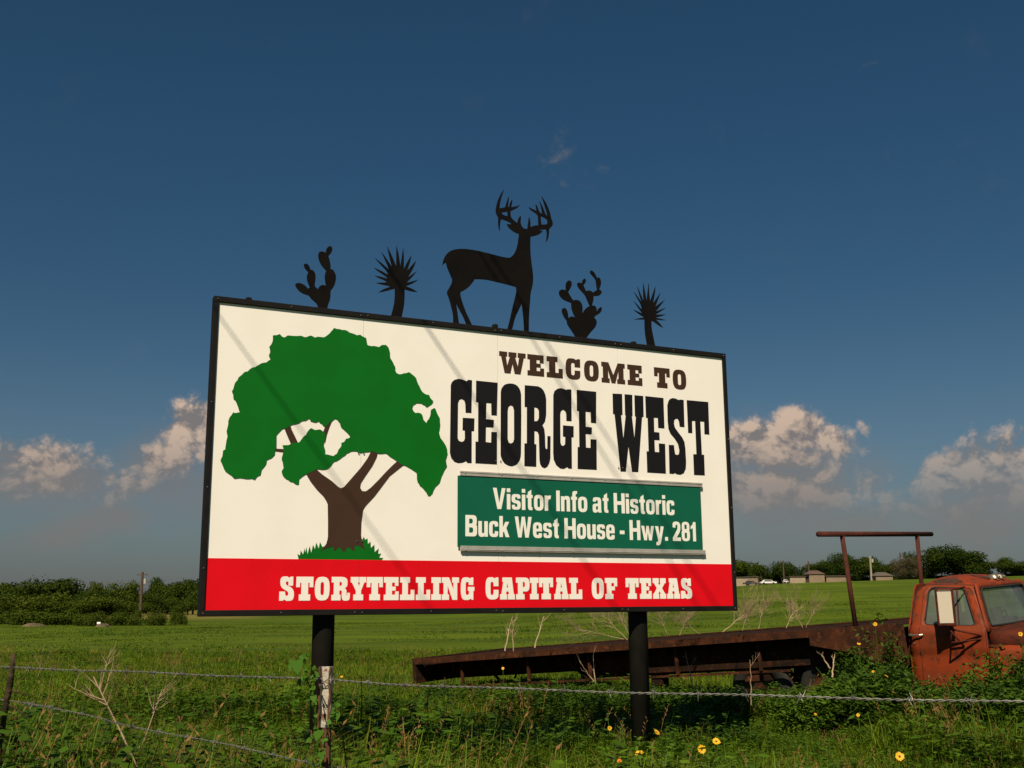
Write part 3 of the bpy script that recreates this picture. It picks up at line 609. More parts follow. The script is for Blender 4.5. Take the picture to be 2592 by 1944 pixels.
cac1 = [(585,1030),(555,950),(520,920),(480,885),(440,832),(400,825),(340,800),(290,755),(262,715),(250,680),(275,658),(320,660),(370,680),(405,710),(430,740),(455,718),(440,680),(422,640),(412,580),(420,540),(435,510),(415,490),(390,460),(370,420),(375,395),(395,385),(425,395),(450,430),(465,475),(495,478),(525,510),(538,560),(535,620),(525,680),(528,715),(555,730),(570,750),(585,715),(615,690),(650,685),(685,700),(670,640),(665,570),(672,520),(685,490),(650,450),(610,400),(585,345),(572,290),(575,240),(600,215),(640,220),(680,235),(682,195),(705,155),(735,140),(765,155),(770,195),(755,240),(715,283),(735,350),(748,420),(745,462),(780,475),(810,520),(825,580),(815,650),(790,720),(745,772),(748,830),(740,900),(715,960),(698,1040)]
yuc1 = [(1595,1130),(1635,980),(1650,860),(1648,742),(1560,765),(1480,785),(1415,795),(1480,750),(1585,712),(1555,700),(1470,685),(1380,660),(1450,655),(1535,655),(1510,625),(1430,595),(1365,560),(1430,568),(1545,600),(1530,575),(1440,515),(1358,452),(1440,480),(1550,545),(1540,500),(1450,405),(1370,315),(1450,370),(1570,480),(1525,370),(1460,225),(1530,320),(1610,440),(1570,290),(1540,150),(1610,290),(1668,435),(1668,280),(1670,140),(1705,280),(1725,435),(1745,300),(1765,170),(1775,300),(1772,465),(1820,370),(1880,270),(1860,370),(1820,490),(1880,420),(1948,345),(1910,450),(1835,580),(1890,540),(1960,492),(1900,570),(1815,655),(1890,640),(1980,612),(1920,660),(1805,708),(1890,740),(1968,790),(1880,780),(1785,752),(1785,900),(1775,1000),(1745,1145)]
cac2 = [(480,1230),(420,1130),(370,1060),(335,1000),(338,965),(300,915),(265,850),(252,790),(270,762),(300,757),(330,780),(350,840),(358,915),(385,895),(420,888),(465,908),(430,840),(405,760),(400,680),(340,660),(270,625),(220,570),(208,510),(230,475),(280,470),(320,485),(312,430),(320,370),(345,335),(375,328),(405,350),(410,400),(385,460),(353,510),(385,570),(430,640),(480,630),(530,645),(565,690),(580,760),(572,850),(600,800),(640,755),(690,725),(650,640),(615,555),(560,500),(510,440),(490,390),(505,362),(540,365),(570,375),(575,330),(600,303),(625,310),(632,350),(590,408),(610,450),(630,495),(670,485),(715,495),(740,520),(770,495),(805,475),(790,400),(783,320),(740,270),(700,225),(690,190),(715,172),(750,195),(785,250),(800,292),(830,280),(855,310),(868,370),(855,420),(835,470),(870,490),(875,525),(850,560),(800,577),(750,570),(745,640),(725,720),(770,722),(795,760),(800,820),(820,775),(860,742),(880,765),(870,810),(840,850),(780,880),(760,912),(795,950),(798,1010),(770,1070),(700,1140),(625,1250)]
yuc2 = [(1590,1370),(1565,1240),(1548,1130),(1542,940),(1460,940),(1375,938),(1460,918),(1540,908),(1450,850),(1372,788),(1450,820),(1515,850),(1440,750),(1378,655),(1450,730),(1500,790),(1490,710),(1430,610),(1382,512),(1440,590),(1500,680),(1465,560),(1432,430),(1480,540),(1530,660),(1520,520),(1523,375),(1550,510),(1575,660),(1590,520),(1608,375),(1612,520),(1630,660),(1670,540),(1713,425),(1700,550),(1675,690),(1730,610),(1790,522),(1760,610),(1710,740),(1790,680),(1862,632),(1800,710),(1720,815),(1800,780),(1880,755),(1800,810),(1718,865),(1800,862),(1882,862),(1800,890),(1715,910),(1800,930),(1880,950),(1790,952),(1720,940),(1780,1000),(1832,1068),(1760,1030),(1675,965),(1648,970),(1652,1080),(1675,1190),(1715,1380)]
def smooth_loop(P, n=1):
    """soften a traced loop, keeping sharp tips"""
    for _ in range(n):
        o_ = []; N = len(P)
        for i in range(N):
            a, b, c = Vector(P[i-1]), Vector(P[i]), Vector(P[(i+1) % N])
            ang = (b-a).angle(c-b) if (b-a).length > 0 and (c-b).length > 0 else 0
            if ang < 1.0:
                o_ += [tuple(b+(a-b)*.25), tuple(b+(c-b)*.25)]
            else: o_.append(tuple(b))
        P = o_
    return P
def cutout(name, conv, loops, lab):
    g = G(); lp = [conv(smooth_loop(l)) for l in loops]; poly_prism(g, lp, .002, .008, L)
    o = g.obj(name, 'cut', bb); o['label'] = lab; return o
cutout('deer_silhouette', Z5, [deer, dh1, dh2], 'black steel antlered buck silhouette standing on the top beam')
cutout('cactus_silhouette', Z4, [cac1], 'black prickly pear silhouette left of the buck')
cutout('yucca_silhouette', Z4, [yuc1], 'black spiky yucca silhouette left of the buck')
cutout('cactus_silhouette', Z6, [cac2], 'black many-padded prickly pear silhouette right of the buck')
cutout('yucca_silhouette', Z6, [yuc2], 'black spiky yucca silhouette near the right end')
for a, dv in (((Z5([(725, 1530)])[0][0]), .035), (Z1([(408, 55)])[0][0], .022), (Z6([(1390, 1300)])[0][0], .022)):
    g = G(); g.box((a-.022, .004, BZ+HH-.001), (a+.022, .05, BZ+HH+dv)); bevel(g.obj('top_bracket', 'frame', bb), .006, 1)
g = G()
for z_ in (.9, 2.2):
    pass

# ------------------------------------------------------------------ overhead power lines (out of frame, their shadows cross the board)
def wire_from_shadow(p1, p2, hgt, r):
    P = []
    for p in (p1, p2):
        u_, v_ = uv(*p); X = Vector((BX, BY, BZ)) + BU*u_ + Vector((0, 0, v_))
        t = (hgt - X.z)/(-SDIR.z); P.append(X - SDIR*t)
    d = (P[1]-P[0]); d.z = 0; d.normalize(); return P[0], d
lines = [((560,810), (1038,1470), 7.6, .0062, 'thin black service cable, lowest of the overhead lines'), ((1079,829), (1474,1414), 8.0, .0085, 'black overhead cable second from the left, casting the middle shadow'),
         ((1347,860), (1690,1414), 8.4, .0075, 'black overhead cable, left one of the close pair'), ((1378,860), (1735,1414), 8.6, .008, 'black overhead cable, right one of the close pair')]
for a, b_, hgt, r_, lab in lines:
    p0, d0 = wire_from_shadow(a, b_, hgt, r_)
    pts = []
    s_ = 26.0
    if d0.y > 0: d0 = -d0
    while s_ > -6:
        q_ = p0+d0*s_
        if q_.y > 0 and (q_.x/q_.y > -.62 and (q_.z-EYE)/q_.y < .95): break
        pts.append(q_ + Vector((0, 0, .0008*s_*s_))); s_ -= .5
    PEND = Vector((-6.4, 7.6, 8.9)) + Vector((.8, .6, 0))*(lines.index((a, b_, hgt, r_, lab))-1.5)*.6
    while pts[-1].x > -3.2 - .0 and len(pts) > 40 and (pts[-1]-p0).dot(d0) < -1.0: pts.pop()
    pts.append(PEND)
    g = G(); g.tube(pts, r_, 8); o = g.obj('power_cable', 'cable'); tag(o, lab, 'cable', 'overhead cables behind and above the viewer')
    ends = (pts[0], pts[-1])
pA = Vector((-6.4, 7.6, 0)); pB = ends[0]
for P_, lab in ((pA, 'tall brown wooden power pole at the left verge, outside the view'), (pB, 'tall brown wooden power pole behind the viewer')):
    e = empty('utility_pole', (P_.x, P_.y, 0), None, lab, 'utility pole', 'poles of the roadside power line')
    g = G(); g.tube([(0, 0, -.3), (0, 0, 9.6)], [.15, .10], 12); g.obj('pole', 'pole', e)
    g = G(); m_ = Matrix.Rotation(math.atan2(d0.y, d0.x)+math.pi/2, 4, 'Z'); g.box((-1.6, -.05, 9.0), (1.6, .05, 9.12), m_); g.obj('crossarm', 'pole', e)

# ------------------------------------------------------------------ truck
TH = rad(43)
TO = at(2295, 1600, 14.0); TO.z = 0
truck = empty('flatbed_truck', (TO.x, TO.y, 0), None, 'abandoned rusty orange-red truck with an empty sloping flatbed, sunk in weeds behind the billboard', 'truck')
truck.rotation_euler = (rad(2.6), 0, -TH)         # local x forward, y away from the viewer, z up
def bedtrans():
    # the bed slopes down to its tail: local chassis line
    return None
CW = 1.95; CT = 1.66   # cab width, roof height
def grid_surface(outer, holes, f, step=.05):
    """fine triangulated 2-D panel with holes, mapped by f(a,b)->3D"""
    def inside(p, lp):
        c = False; n = len(lp); j = n-1
        for i in range(n):
            if (lp[i][1] > p[1]) != (lp[j][1] > p[1]) and p[0] < (lp[j][0]-lp[i][0])*(p[1]-lp[i][1])/(lp[j][1]-lp[i][1])+lp[i][0]: c = not c
            j = i
        return c
    vs = []; es = []
    for lp in [outer]+holes:
        k0 = len(vs); q = []
        for a, b in zip(lp, lp[1:]+lp[:1]):
            n = max(1, int(math.hypot(b[0]-a[0], b[1]-a[1])/step))
            for i in range(n): q.append((a[0]+(b[0]-a[0])*i/n, a[1]+(b[1]-a[1])*i/n))
        vs += q; es += [(k0+i, k0+(i+1) % len(q)) for i in range(len(q))]
    x0 = min(p[0] for p in outer); x1 = max(p[0] for p in outer); y0 = min(p[1] for p in outer); y1 = max(p[1] for p in outer)
    def nearb(p, lp):
        for a, b in zip(lp, lp[1:]+lp[:1]):
            A = Vector(a); B = Vector(b); P_ = Vector(p); ab = B-A; t = max(0, min(1, (P_-A).dot(ab)/max(ab.length_squared, 1e-9)))
            if (A+ab*t-P_).length < step*.45: return True
        return False
    nx = int((x1-x0)/step); ny = int((y1-y0)/step)
    for i in range(1, nx):
        for j in range(1, ny):
            p = (x0+i*(x1-x0)/nx, y0+j*(y1-y0)/ny)
            if inside(p, outer) and not any(inside(p, h) for h in holes) and not any(nearb(p, l_) for l_ in [outer]+holes): vs.append(p)
    V, E_, F_, *_ = delaunay_2d_cdt([Vector(p) for p in vs], es, [], 0, 1e-5)
    F2 = []
    for f_ in F_:
        c = sum((V[i] for i in f_), Vector((0, 0)))/len(f_)
        if inside(c, outer) and not any(inside(c, h) for h in holes): F2.append(tuple(f_))
    g = G(); g.add([f(v.x, v.y) for v in V], F2); return g
# side skin: s forward, z up ; y offset gives tumblehome, belt shoulder, rounded rear corner
def side_y(s, z):
    y = 0.0
    if z > 1.12: y += .17*(z-1.12)/.5 + (.03 if z > 1.15 else .03*(z-1.12)/.03)
    if z < .84: y += .03 - .03*(z/.84) + .02
    if z > 1.57: y += ((z-1.57)/.12)**2*.12
    if s < .16: y += .16-math.sqrt(max(0, .16**2-(.16-s)**2))
    return y
rl = lambda P: chamfer_round(P, 0, 5)
outer = rl([(.02, .42), (1.00, .42), (1.00, 1.10, .03), (.97, 1.18, .03), (.83, 1.64, .05), (.10, 1.67, .24), (.05, 1.14), (0, 1.05)])
window = rl([(.235, 1.175, .06), (.865, 1.165, .07), (.715, 1.605, .05), (.28, 1.620, .07)])
cab = empty('cab'); cab.parent = truck; cab['label'] = 'faded orange-red cab with rust blotches'
def side(flip):
    return lambda s, z: (s, side_y(s, z) if not flip else CW-side_y(s, z), z)
def solid(o, t=.02, off=-1):
    md = o.modifiers.new('s', 'SOLIDIFY'); md.thickness = t; md.offset = off; return o
o = grid_surface(outer, [window], side(False), .045).obj('side_panel', 'cab', cab, smooth=True, fix=True); solid(o, .02, 0)
o = grid_surface(outer, [window], side(True), .07).obj('side_panel', 'cab', cab, smooth=True, fix=True); solid(o, .02, 0)
# door: shut line, crease, frame bead
def bead(pts, r, nm, m, par=cab, out_=.0):
    g = G(); g.tube([(s, side_y(s, z)-out_, z) for s, z in pts], r, 6); return g.obj(nm, m, par, smooth=True)
dl = rl([(.17, .50), (.98, .50), (.985, 1.12, .02), (.80, 1.60, .05), (.22, 1.625, .08), (.185, 1.15)])
def dens(P, st=.03):
    o_ = []
    for a, b in zip(P, P[1:]):
        n = max(1, int(math.hypot(b[0]-a[0], b[1]-a[1])/st))
        o_ += [(a[0]+(b[0]-a[0])*i/n, a[1]+(b[1]-a[1])*i/n) for i in range(n)]
    return o_+[P[-1]]
door = empty('door'); door.parent = cab
bead(dens(dl+dl[:1]), .006, 'shut_line', 'cabdark', cab, .006)
wl = dens(window+window[:1])
bead(wl, .011, 'window_seal', 'rubber', cab, .002)
bead(dens([(.02, .815), (.97, .80)]), .012, 'body_crease', 'cabdark', cab, -.004)
bead(dens(rl([(.07, 1.18), (.11, 1.655, .2), (.84, 1.635, .03), (.86, 1.60)])), .010, 'drip_rail', 'cabrust', cab, .008)
bpy.data.objects.remove(door)
# handle
g = G(); g.tube([(.06, -.03, 1.05), (.10, -.045, 1.052), (.20, -.045, 1.058), (.23, -.03, 1.06)], .010, 8); g.box((.055, -.02, 1.035), (.09, .012, 1.07)); g.box((.215, -.02, 1.045), (.24, .012, 1.075))
g.obj('door_handle', 'chrome', cab, smooth=False)
g = G(); g.tube([(.11, -.008, .955), (.11, .02, .955)], .012, 10); g.obj('door_lock', 'chrome', cab)
# side glass, vent bar
g = grid_surface(window, [], lambda s, z: (s, side_y(s, z)+.015, z), .1); g.obj('side_window', 'glass', cab)
g = grid_surface(window, [], lambda s, z: (s, CW-side_y(s, z)-.015, z), .1); g.obj('side_window', 'glass', cab)
g = G(); g.tube([(.66, side_y(.66, 1.17)+.004, 1.17), (.62, side_y(.62, 1.59)+.004, 1.59)], .008, 6); g.obj('vent_bar', 'cabrust', cab)
# roof skin
g = G(); nx_, ny_ = 16, 18; vs = []
for i in range(nx_+1):
    for j in range(ny_+1):
        a = i/nx_; b = j/ny_; x_ = .05+a*.86; z_ = 1.655+.100*(1-abs(2*a-1)**3)*(1-abs(2*b-1)**4)+.012*(1-abs(2*b-1)**2)-.028*a
        yy0 = side_y(.3, 1.665); x_ = .12+a*.765; sr = max(0, .20-x_+.12); yy0 += .20-math.sqrt(max(0, .04-sr*sr)); vs.append((x_, yy0-.02+b*(CW-2*yy0+.04), z_))
g.add(vs, [(i*(ny_+1)+j, (i+1)*(ny_+1)+j, (i+1)*(ny_+1)+j+1, i*(ny_+1)+j+1) for i in range(nx_) for j in range(ny_)])
o = g.obj('roof', 'cab', cab, smooth=True, fix=True); solid(o, .02, -1)
g = G(); n = 18
g.v = [(.46+.17*math.cos(2*math.pi*k/n)*(1+.2*math.sin(3*k)), .36+.10*math.sin(2*math.pi*k/n)*(1+.2*math.cos(5*k)), 1.75) for k in range(n)]; g.f = [tuple(range(n))]
g.v += [(.70+.12*math.cos(2*math.pi*k/n), .78+.12*math.sin(2*math.pi*k/n), 1.727) for k in range(n)]; g.f.append(tuple(range(n, 2*n)))
# rust blotches follow the roof surface
def roofz(x_, y_):
    a = (x_-.05)/.86; yy0 = side_y(.3, 1.665)-.03; b = (y_-yy0)/(CW-2*yy0)
    return 1.655+.100*(1-abs(2*a-1)**3)*(1-abs(2*b-1)**4)+.012*(1-abs(2*b-1)**2)-.028*a
g.v = [(x_, y_, roofz(x_, y_)+.004) for x_, y_, _ in g.v]; g.obj('rust_blotch', 'cabrust', cab)
# marker lights
for yy in (.95, 1.14):
    e = empty('marker_light', (.80, yy, roofz(.80, yy)-.005)); e.parent = cab
    g = G(); n = 10
    rings = [(.075, .05, 0), (.07, .045, .02), (.05, .038, .045), (.02, .02, .055)]
    for a, b, z_ in rings: g.v += [(a*math.cos(2*math.pi*k/n), b*math.sin(2*math.pi*k/n), z_) for k in range(n)]
    for r_ in range(3):
        for k in range(n): g.f.append((r_*n+k, r_*n+(k+1) % n, (r_+1)*n+(k+1) % n, (r_+1)*n+k))
    g.f.append(tuple(range(3*n, 4*n))); g.obj('housing', 'chrome', e, smooth=True)
    g = G(); g.box((.055, -.03, .004), (.085, .03, .035)); bevel(g.obj('lens', 'chrome', e), .008, 2)
# rear wall with window
back = rl([(.10, .42), (CW-.10, .42), (CW-.10, 1.12), (CW-.30, 1.66, .08), (.30, 1.66, .08), (.10, 1.12)])
bwin = rl([(.45, 1.20, .06), (CW-.45, 1.20, .06), (CW-.48, 1.56, .06), (.48, 1.56, .06)])
o = grid_surface(back, [bwin], lambda y_, z: (.012+max(0, z-1.1)*.08, y_, z), .12).obj('rear_wall', 'cab', cab, fix=True); solid(o, .02, 0)
grid_surface(bwin, [], lambda y_, z: (.012+max(0, z-1.1)*.08, y_, z), .2).obj('rear_window', 'glass', cab)
# windshield + surround
def wsx(z): return .985-(z-1.13)*.30
ws_o = rl([(.02, 1.10), (CW-.02, 1.10), (CW-.17, 1.66, .03), (.17, 1.66, .03)])
ws_i = rl([(.13, 1.16, .05), (CW-.13, 1.16, .05), (CW-.25, 1.60, .06), (.25, 1.60, .06)])
bow = lambda y_: .07*(1-((y_-CW/2)/(CW/2))**2)
o = grid_surface(ws_o, [ws_i], lambda y_, z: (wsx(z)+bow(y_), y_, z), .08).obj('windshield_frame', 'cab', cab, smooth=True, fix=True); solid(o, .025, 0)
grid_surface(ws_i, [], lambda y_, z: (wsx(z)+bow(y_)-.002, y_, z), .1).obj('windshield', 'glass', cab)
g = G(); wp = dens(ws_i+ws_i[:1], .05); g.tube([(wsx(z)+bow(y_)+.012, y_, z) for y_, z in wp], .014, 6); g.obj('windshield_seal', 'rubber', cab, smooth=True)
# interior
g = G(); g.box((.10, .12, .75), (.28, CW-.12, 1.25)); g.box((.12, .12, .62), (.60, CW-.12, .80)); bevel(g.obj('bench_seat', 'seat', cab), .04, 3)
g = G(); g.box((.78, .06, .85), (.97, CW-.06, 1.13)); bevel(g.obj('dashboard', 'dark', cab), .03, 2)
g = G(); g.box((.03, .05, .45), (.98, CW-.05, .50)); g.obj('cab_floor', 'dark', cab)
g = G()
cy_ = CW-.45
g.tube([(.62+.08*math.sin(2*math.pi*k/20), cy_+.2*math.cos(2*math.pi*k/20), 1.10+.17*math.sin(2*math.pi*k/20)) for k in range(21)], .011, 6, False); g.tube([(.85, cy_, .98), (.64, cy_, 1.10)], .02, 8)
g.obj('steering_wheel', 'dark', cab)
# thin dark upright rectangle just inside the windshield
g = G(); g.box((.905, .42, 1.14), (.915, .78, 1.36)); g.obj('dark_rectangle', 'dark', cab)['label'] = 'dark upright rectangle just inside the windshield'
# hood, fender
hood = [(.98, 0), (1.3, .0), (2.0, .02), (2.25, .06)]
g = G(); secs = []
for x_ in (1.0, 1.12, 1.35, 1.7, 2.1, 2.3):
    zt = 1.13-(x_-1.0)*.045; sec = []
    for y_, dz in ((.08, -.32), (.075, -.06), (.10, -.02), (.16, 0), (.45, .022), (CW/2, .03), (CW-.45, .022), (CW-.16, 0), (CW-.10, -.02), (CW-.075, -.06), (CW-.08, -.32)): sec.append((x_, y_, zt+dz))
    secs.append(sec)
n = len(secs[0])
for s_ in secs: g.v += s_
for i in range(len(secs)-1):
    for j in range(n-1): g.f.append((i*n+j, (i+1)*n+j, (i+1)*n+j+1, i*n+j+1))
g.f.append(tuple(range((len(secs)-1)*n, len(secs)*n)))
o = g.obj('hood', 'cabdark', cab, smooth=True, fix=True); solid(o, .015, -1)
arch = [(1.0, .46), (1.22, .46)] + [(1.68+.44*math.cos(a), .50+.40*math.sin(a)) for a in [math.pi-k*math.pi/12 for k in range(13)]] + [(2.35, .46), (2.35, .88, .08), (1.9, .93), (1.25, .95), (1.0, .93)]
def fend(s, z):
    b = .05*math.sin(min(1, max(0, (s-1.0)/.5))*math.pi/2); return (s, -.005-b+max(0, z-.84)**2*4, z)
g = grid_surface(rl(arch), [], fend, .06); o = g.obj('fender', 'cab', cab, smooth=True, fix=True); solid(o, .012, 0)
g = grid_surface(rl(arch), [], lambda s, z: (s, CW-fend(s, z)[1], z), .1); o = g.obj('fender', 'cab', cab, smooth=True, fix=True); solid(o, .012, 0)
g = G(); g.add([(1.0, .0, .935), (2.35, -.03, .90), (2.35, .12, .93), (1.0, .09, .95)], [(0, 1, 2, 3)]); g.add([(1.0, CW, .935), (2.35, CW+.03, .90), (2.35, CW-.12, .93), (1.0, CW-.09, .95)], [(0, 3, 2, 1)]); solid(g.obj('fender_top', 'cabdark', cab), .01)
# front grille face
g = G(); g.box((2.3, .05, .45), (2.38, CW-.05, 1.05)); bevel(g.obj('grille', 'cabdark', cab), .02, 2)
for yy in (.22, CW-.22):
    g = G(); g.tube([(2.37, yy, .75), (2.41, yy, .75)], .10, 20); g.obj('headlight', 'chrome', cab)
g = G(); g.box((2.42, -.02, .38), (2.52, CW+.02, .55)); bevel(g.obj('bumper', 'rust', cab), .02, 2)
# side mirror on its tube bracket
mir = empty('side_mirror', (0, 0, 0)); mir.parent = truck
MS, MY = .625, -.22
g = G(); mm = Matrix.Translation((MS, MY, 1.40)) @ Matrix.Rotation(rad(18), 4, 'Z')
g.box((-.105, -.012, -.225), (.105, .022, .225), mm); bevel(g.obj('mirror_housing', 'cabdark', mir), .02, 3)
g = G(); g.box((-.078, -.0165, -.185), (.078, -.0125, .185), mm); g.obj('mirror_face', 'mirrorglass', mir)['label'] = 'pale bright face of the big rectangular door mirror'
g = G(); g.box((-.07, -.0175, .19), (.07, -.0125, .205), mm); g.obj('mirror_clamp', 'chrome', mir)
def brk(pts, r=.011):
    g = G(); g.tube(pts, r, 8); g.obj('bracket', 'cabdark', mir, smooth=True)
brk([(MS+.02, MY+.05, 1.60), (MS+.02, MY+.06, 1.10), (MS+.0, MY+.05, .98)]); brk([(MS+.02, MY+.05, 1.60), (.74, .14, 1.62)])
brk([(MS+.02, MY+.05, 1.14), (.94, -.012, 1.06)]); brk([(MS, MY+.05, .98), (.93, -.012, 1.02)]); brk([(MS+.02, MY+.04, 1.12), (.72, -.02, .93)]); 
# chassis and bed: slope measured along the near rail
tail = at(1050, 1668, 20.0); nearp = at(2200, 1583, 14.15)
inv = (Matrix.Translation(truck.location) @ truck.rotation_euler.to_matrix().to_4x4()).inverted()
Tt = inv @ tail; Tn = inv @ nearp
bed = empty('flatbed', tuple(Tn)); bed.parent = truck; bed['label'] = 'rust-brown empty steel flatbed sloping down to its tail'
BL = (Tn-Tt).length; slope = math.atan2(Tn.z-Tt.z, Tn.x-Tt.x)
yaw_b = math.atan2(Tn.y-Tt.y, Tn.x-Tt.x)
bed.rotation_euler = (0, -slope, yaw_b)
BWD = 2.40
def bx(nm, m, a, b, par=bed, bv=0):
    g = G(); g.box(a, b); o_ = g.obj(nm, m, par)
    if bv: bevel(o_, bv, 1)
    return o_
# near and far side channel: top flange, web, bottom lip
for k, y_ in enumerate((0, BWD)):
    s_ = 1 if k == 0 else -1
    g = G()
    g.box((-BL, min(y_, y_+s_*.10), -.014), (.35, max(y_, y_+s_*.10), 0)); g.box((-BL, min(y_, y_+s_*.012), -.085), (.35, max(y_, y_+s_*.012), -.0145)); g.box((-BL, min(y_, y_+s_*.05), -.097), (.35, max(y_, y_+s_*.05), -.0855))
    g.obj('side_rail', 'rust', bed)
for k in range(26):      # crossmembers
    x_ = -BL+.1+k*(BL+.2)/25.4
    bx('crossmember', 'rustdark', (x_, .14, -.21), (x_+.05, BWD-.10, -.127), bed)
for y_ in (.62, BWD-.74):    # main frame rails under the bed
    bx('frame_rail', 'rust', (-BL*.62, y_, -.52), (.9, y_+.09, -.215), bed)
    bx('frame_rail', 'rustdark', (-BL+.02, y_, -.40), (-BL*.62-.005, y_+.09, -.215), bed)
bx('tail_beam', 'rustdark', (-BL-.07, -.01, -.42), (-BL-.004, BWD+.01, .01), bed, .008)
# lower truss on near side: rod and diagonals seen below the rail
for x_ in (-BL*.88, -BL*.70, -BL*.55, -BL*.36, -BL*.20):
    g = G(); g.box((x_-.02, .12, -.50), (x_+.02, .16, -.13)); g.obj('strut', 'rust', bed)
for x_, dx in ((-BL*.83, .35), (-BL*.72, -.35), (-BL*.62, .4), (-BL*.44, .4), (-BL*.30, .45), (-BL*.26, -.45), (-BL*.14, -.42), (-BL*.08, -.5)):
    g = G(); g.tube([(x_, .20, -.14), (x_+dx, .30, -.50)], .025, 4); g.obj('brace', 'rustdark', bed)
bx('lower_rod', 'rust', (-BL*.97, .14, -.53), (-BL*.15, .19, -.50), bed)
for x_ in (-BL*.42, -BL*.20): bx('leg', 'rustdark', (x_-.10, .30, -1.05), (x_+.10, .48, -.2), bed, .01)
# front apron plate of the bed (wider plate near the cab)
g = G(); ap = [(-.85, -.02), (.45, -.02), (.45, -.50), (.05, -.47), (-.38, -.30), (-.85, -.20)]
g.v = [(a, -.012, b) for a, b in ap]+[(a, -.002, b) for a, b in ap]; g.f = [tuple(range(6)), tuple(range(11, 5, -1))]+[(k, k+6, (k+1) % 6+6, (k+1) % 6) for k in range(6)]; g.obj('apron', 'rust', bed)
bx('frame_plate', 'rustdark', (-BL*.46, .22, -.46), (-.3, .235, -.128), bed)
bx('deck_plate', 'rustdark', (-BL+.1, .10, -.028), (.35, BWD-.10, -.020), bed)
# headache rack
def inb(px, py, Y): return (Matrix.Translation(truck.location) @ truck.rotation_euler.to_matrix().to_4x4()).inverted() @ at(px, py, Y)
rack = empty('headache_rack'); rack.parent = truck; rack['label'] = 'rust-brown pipe rack standing behind the cab'
yn, yf = 14.38, 16.15
n0, n1 = inb(2168, 1600, 14.33), inb(2131, 1352, yn); f0, f1 = inb(2340, 1560, yf-.1), inb(2321, 1352, yf)
for a, b_ in ((n0, n1), (f0, f1)):
    g = G(); g.tube([a, b_], .030, 12); g.obj('upright', 'rustpipe', rack, smooth=True)
bar0 = n1+(n1-f1)*.27; bar1 = f1+(f1-n1)*.22
g = G(); g.tube([bar0, bar1], .035, 14); g.obj('crossbar', 'rustpipe', rack, smooth=True)
# wheels
def wheel(x_, y_, z_, r=.46, wd=.24):
    e = empty('wheel', (x_, y_, z_)); e.parent = truck
    g = G(); prof = [(.26, -.5), (.40, -.5), (.45, -.42), (.46, -.3), (.46, .3), (.45, .42), (.40, .5), (.26, .5)]; n = 28
    for a, b in prof: g.v += [(a/.46*r*math.cos(2*math.pi*k/n), b*wd, a/.46*r*math.sin(2*math.pi*k/n)) for k in range(n)]
    m_ = len(prof)
    for i in range(m_):
        for k in range(n): g.f.append((i*n+k, i*n+(k+1) % n, ((i+1) % m_)*n+(k+1) % n, ((i+1) % m_)*n+k))
    g.obj('tyre', 'rubber', e, smooth=True)
    g = G(); g.tube([(0, -.10, 0), (0, .10, 0)], .27, 24); g.tube([(0, -.16, 0), (0, -.10, 0)], .09, 12); g.obj('rim', 'rust', e)
wheel(1.68, .02, .28); wheel(1.68, CW-.02, .28)
for x_ in (-1.15, -2.2): wheel(x_, .28, .30); wheel(x_, 2.0, .30)

# ------------------------------------------------------------------ fence
z_w = EYE-.21
topw = [atz(-60, 1686, z_w), atz(30, 1690, z_w), atz(400, 1704, z_w), atz(700, 1716, z_w), atz(828, 1721, z_w), atz(1100, 1737, z_w), atz(1600, 1753, z_w), atz(2100, 1766, z_w), atz(2592, 1776, z_w), atz(2900, 1783, z_w)]
FA = atz(30, 1690, z_w); FB = atz(2592, 1776, z_w); FD = (FB-FA); FD.z = 0; FD.normalize(); FN = Vector((-FD.y, FD.x, 0))
def onfence(px, py):
    d = ray(px, py); t = (FA-EYEV).dot(FN)/d.dot(FN); return EYEV+d*t
def catmull(P, n):
    out_ = []; Q = [P[0]*2-P[1]]+P+[P[-1]*2-P[-2]]
    for i in range(1, len(Q)-2):
        for k in range(n):
            t = k/n; a, b, c, d = Q[i-1], Q[i], Q[i+1], Q[i+2]
            out_.append(.5*((2*b)+(c-a)*t+(2*a-5*b+4*c-d)*t*t+(3*b-a-3*c+d)*t**3))
    return out_+[P[-1]]
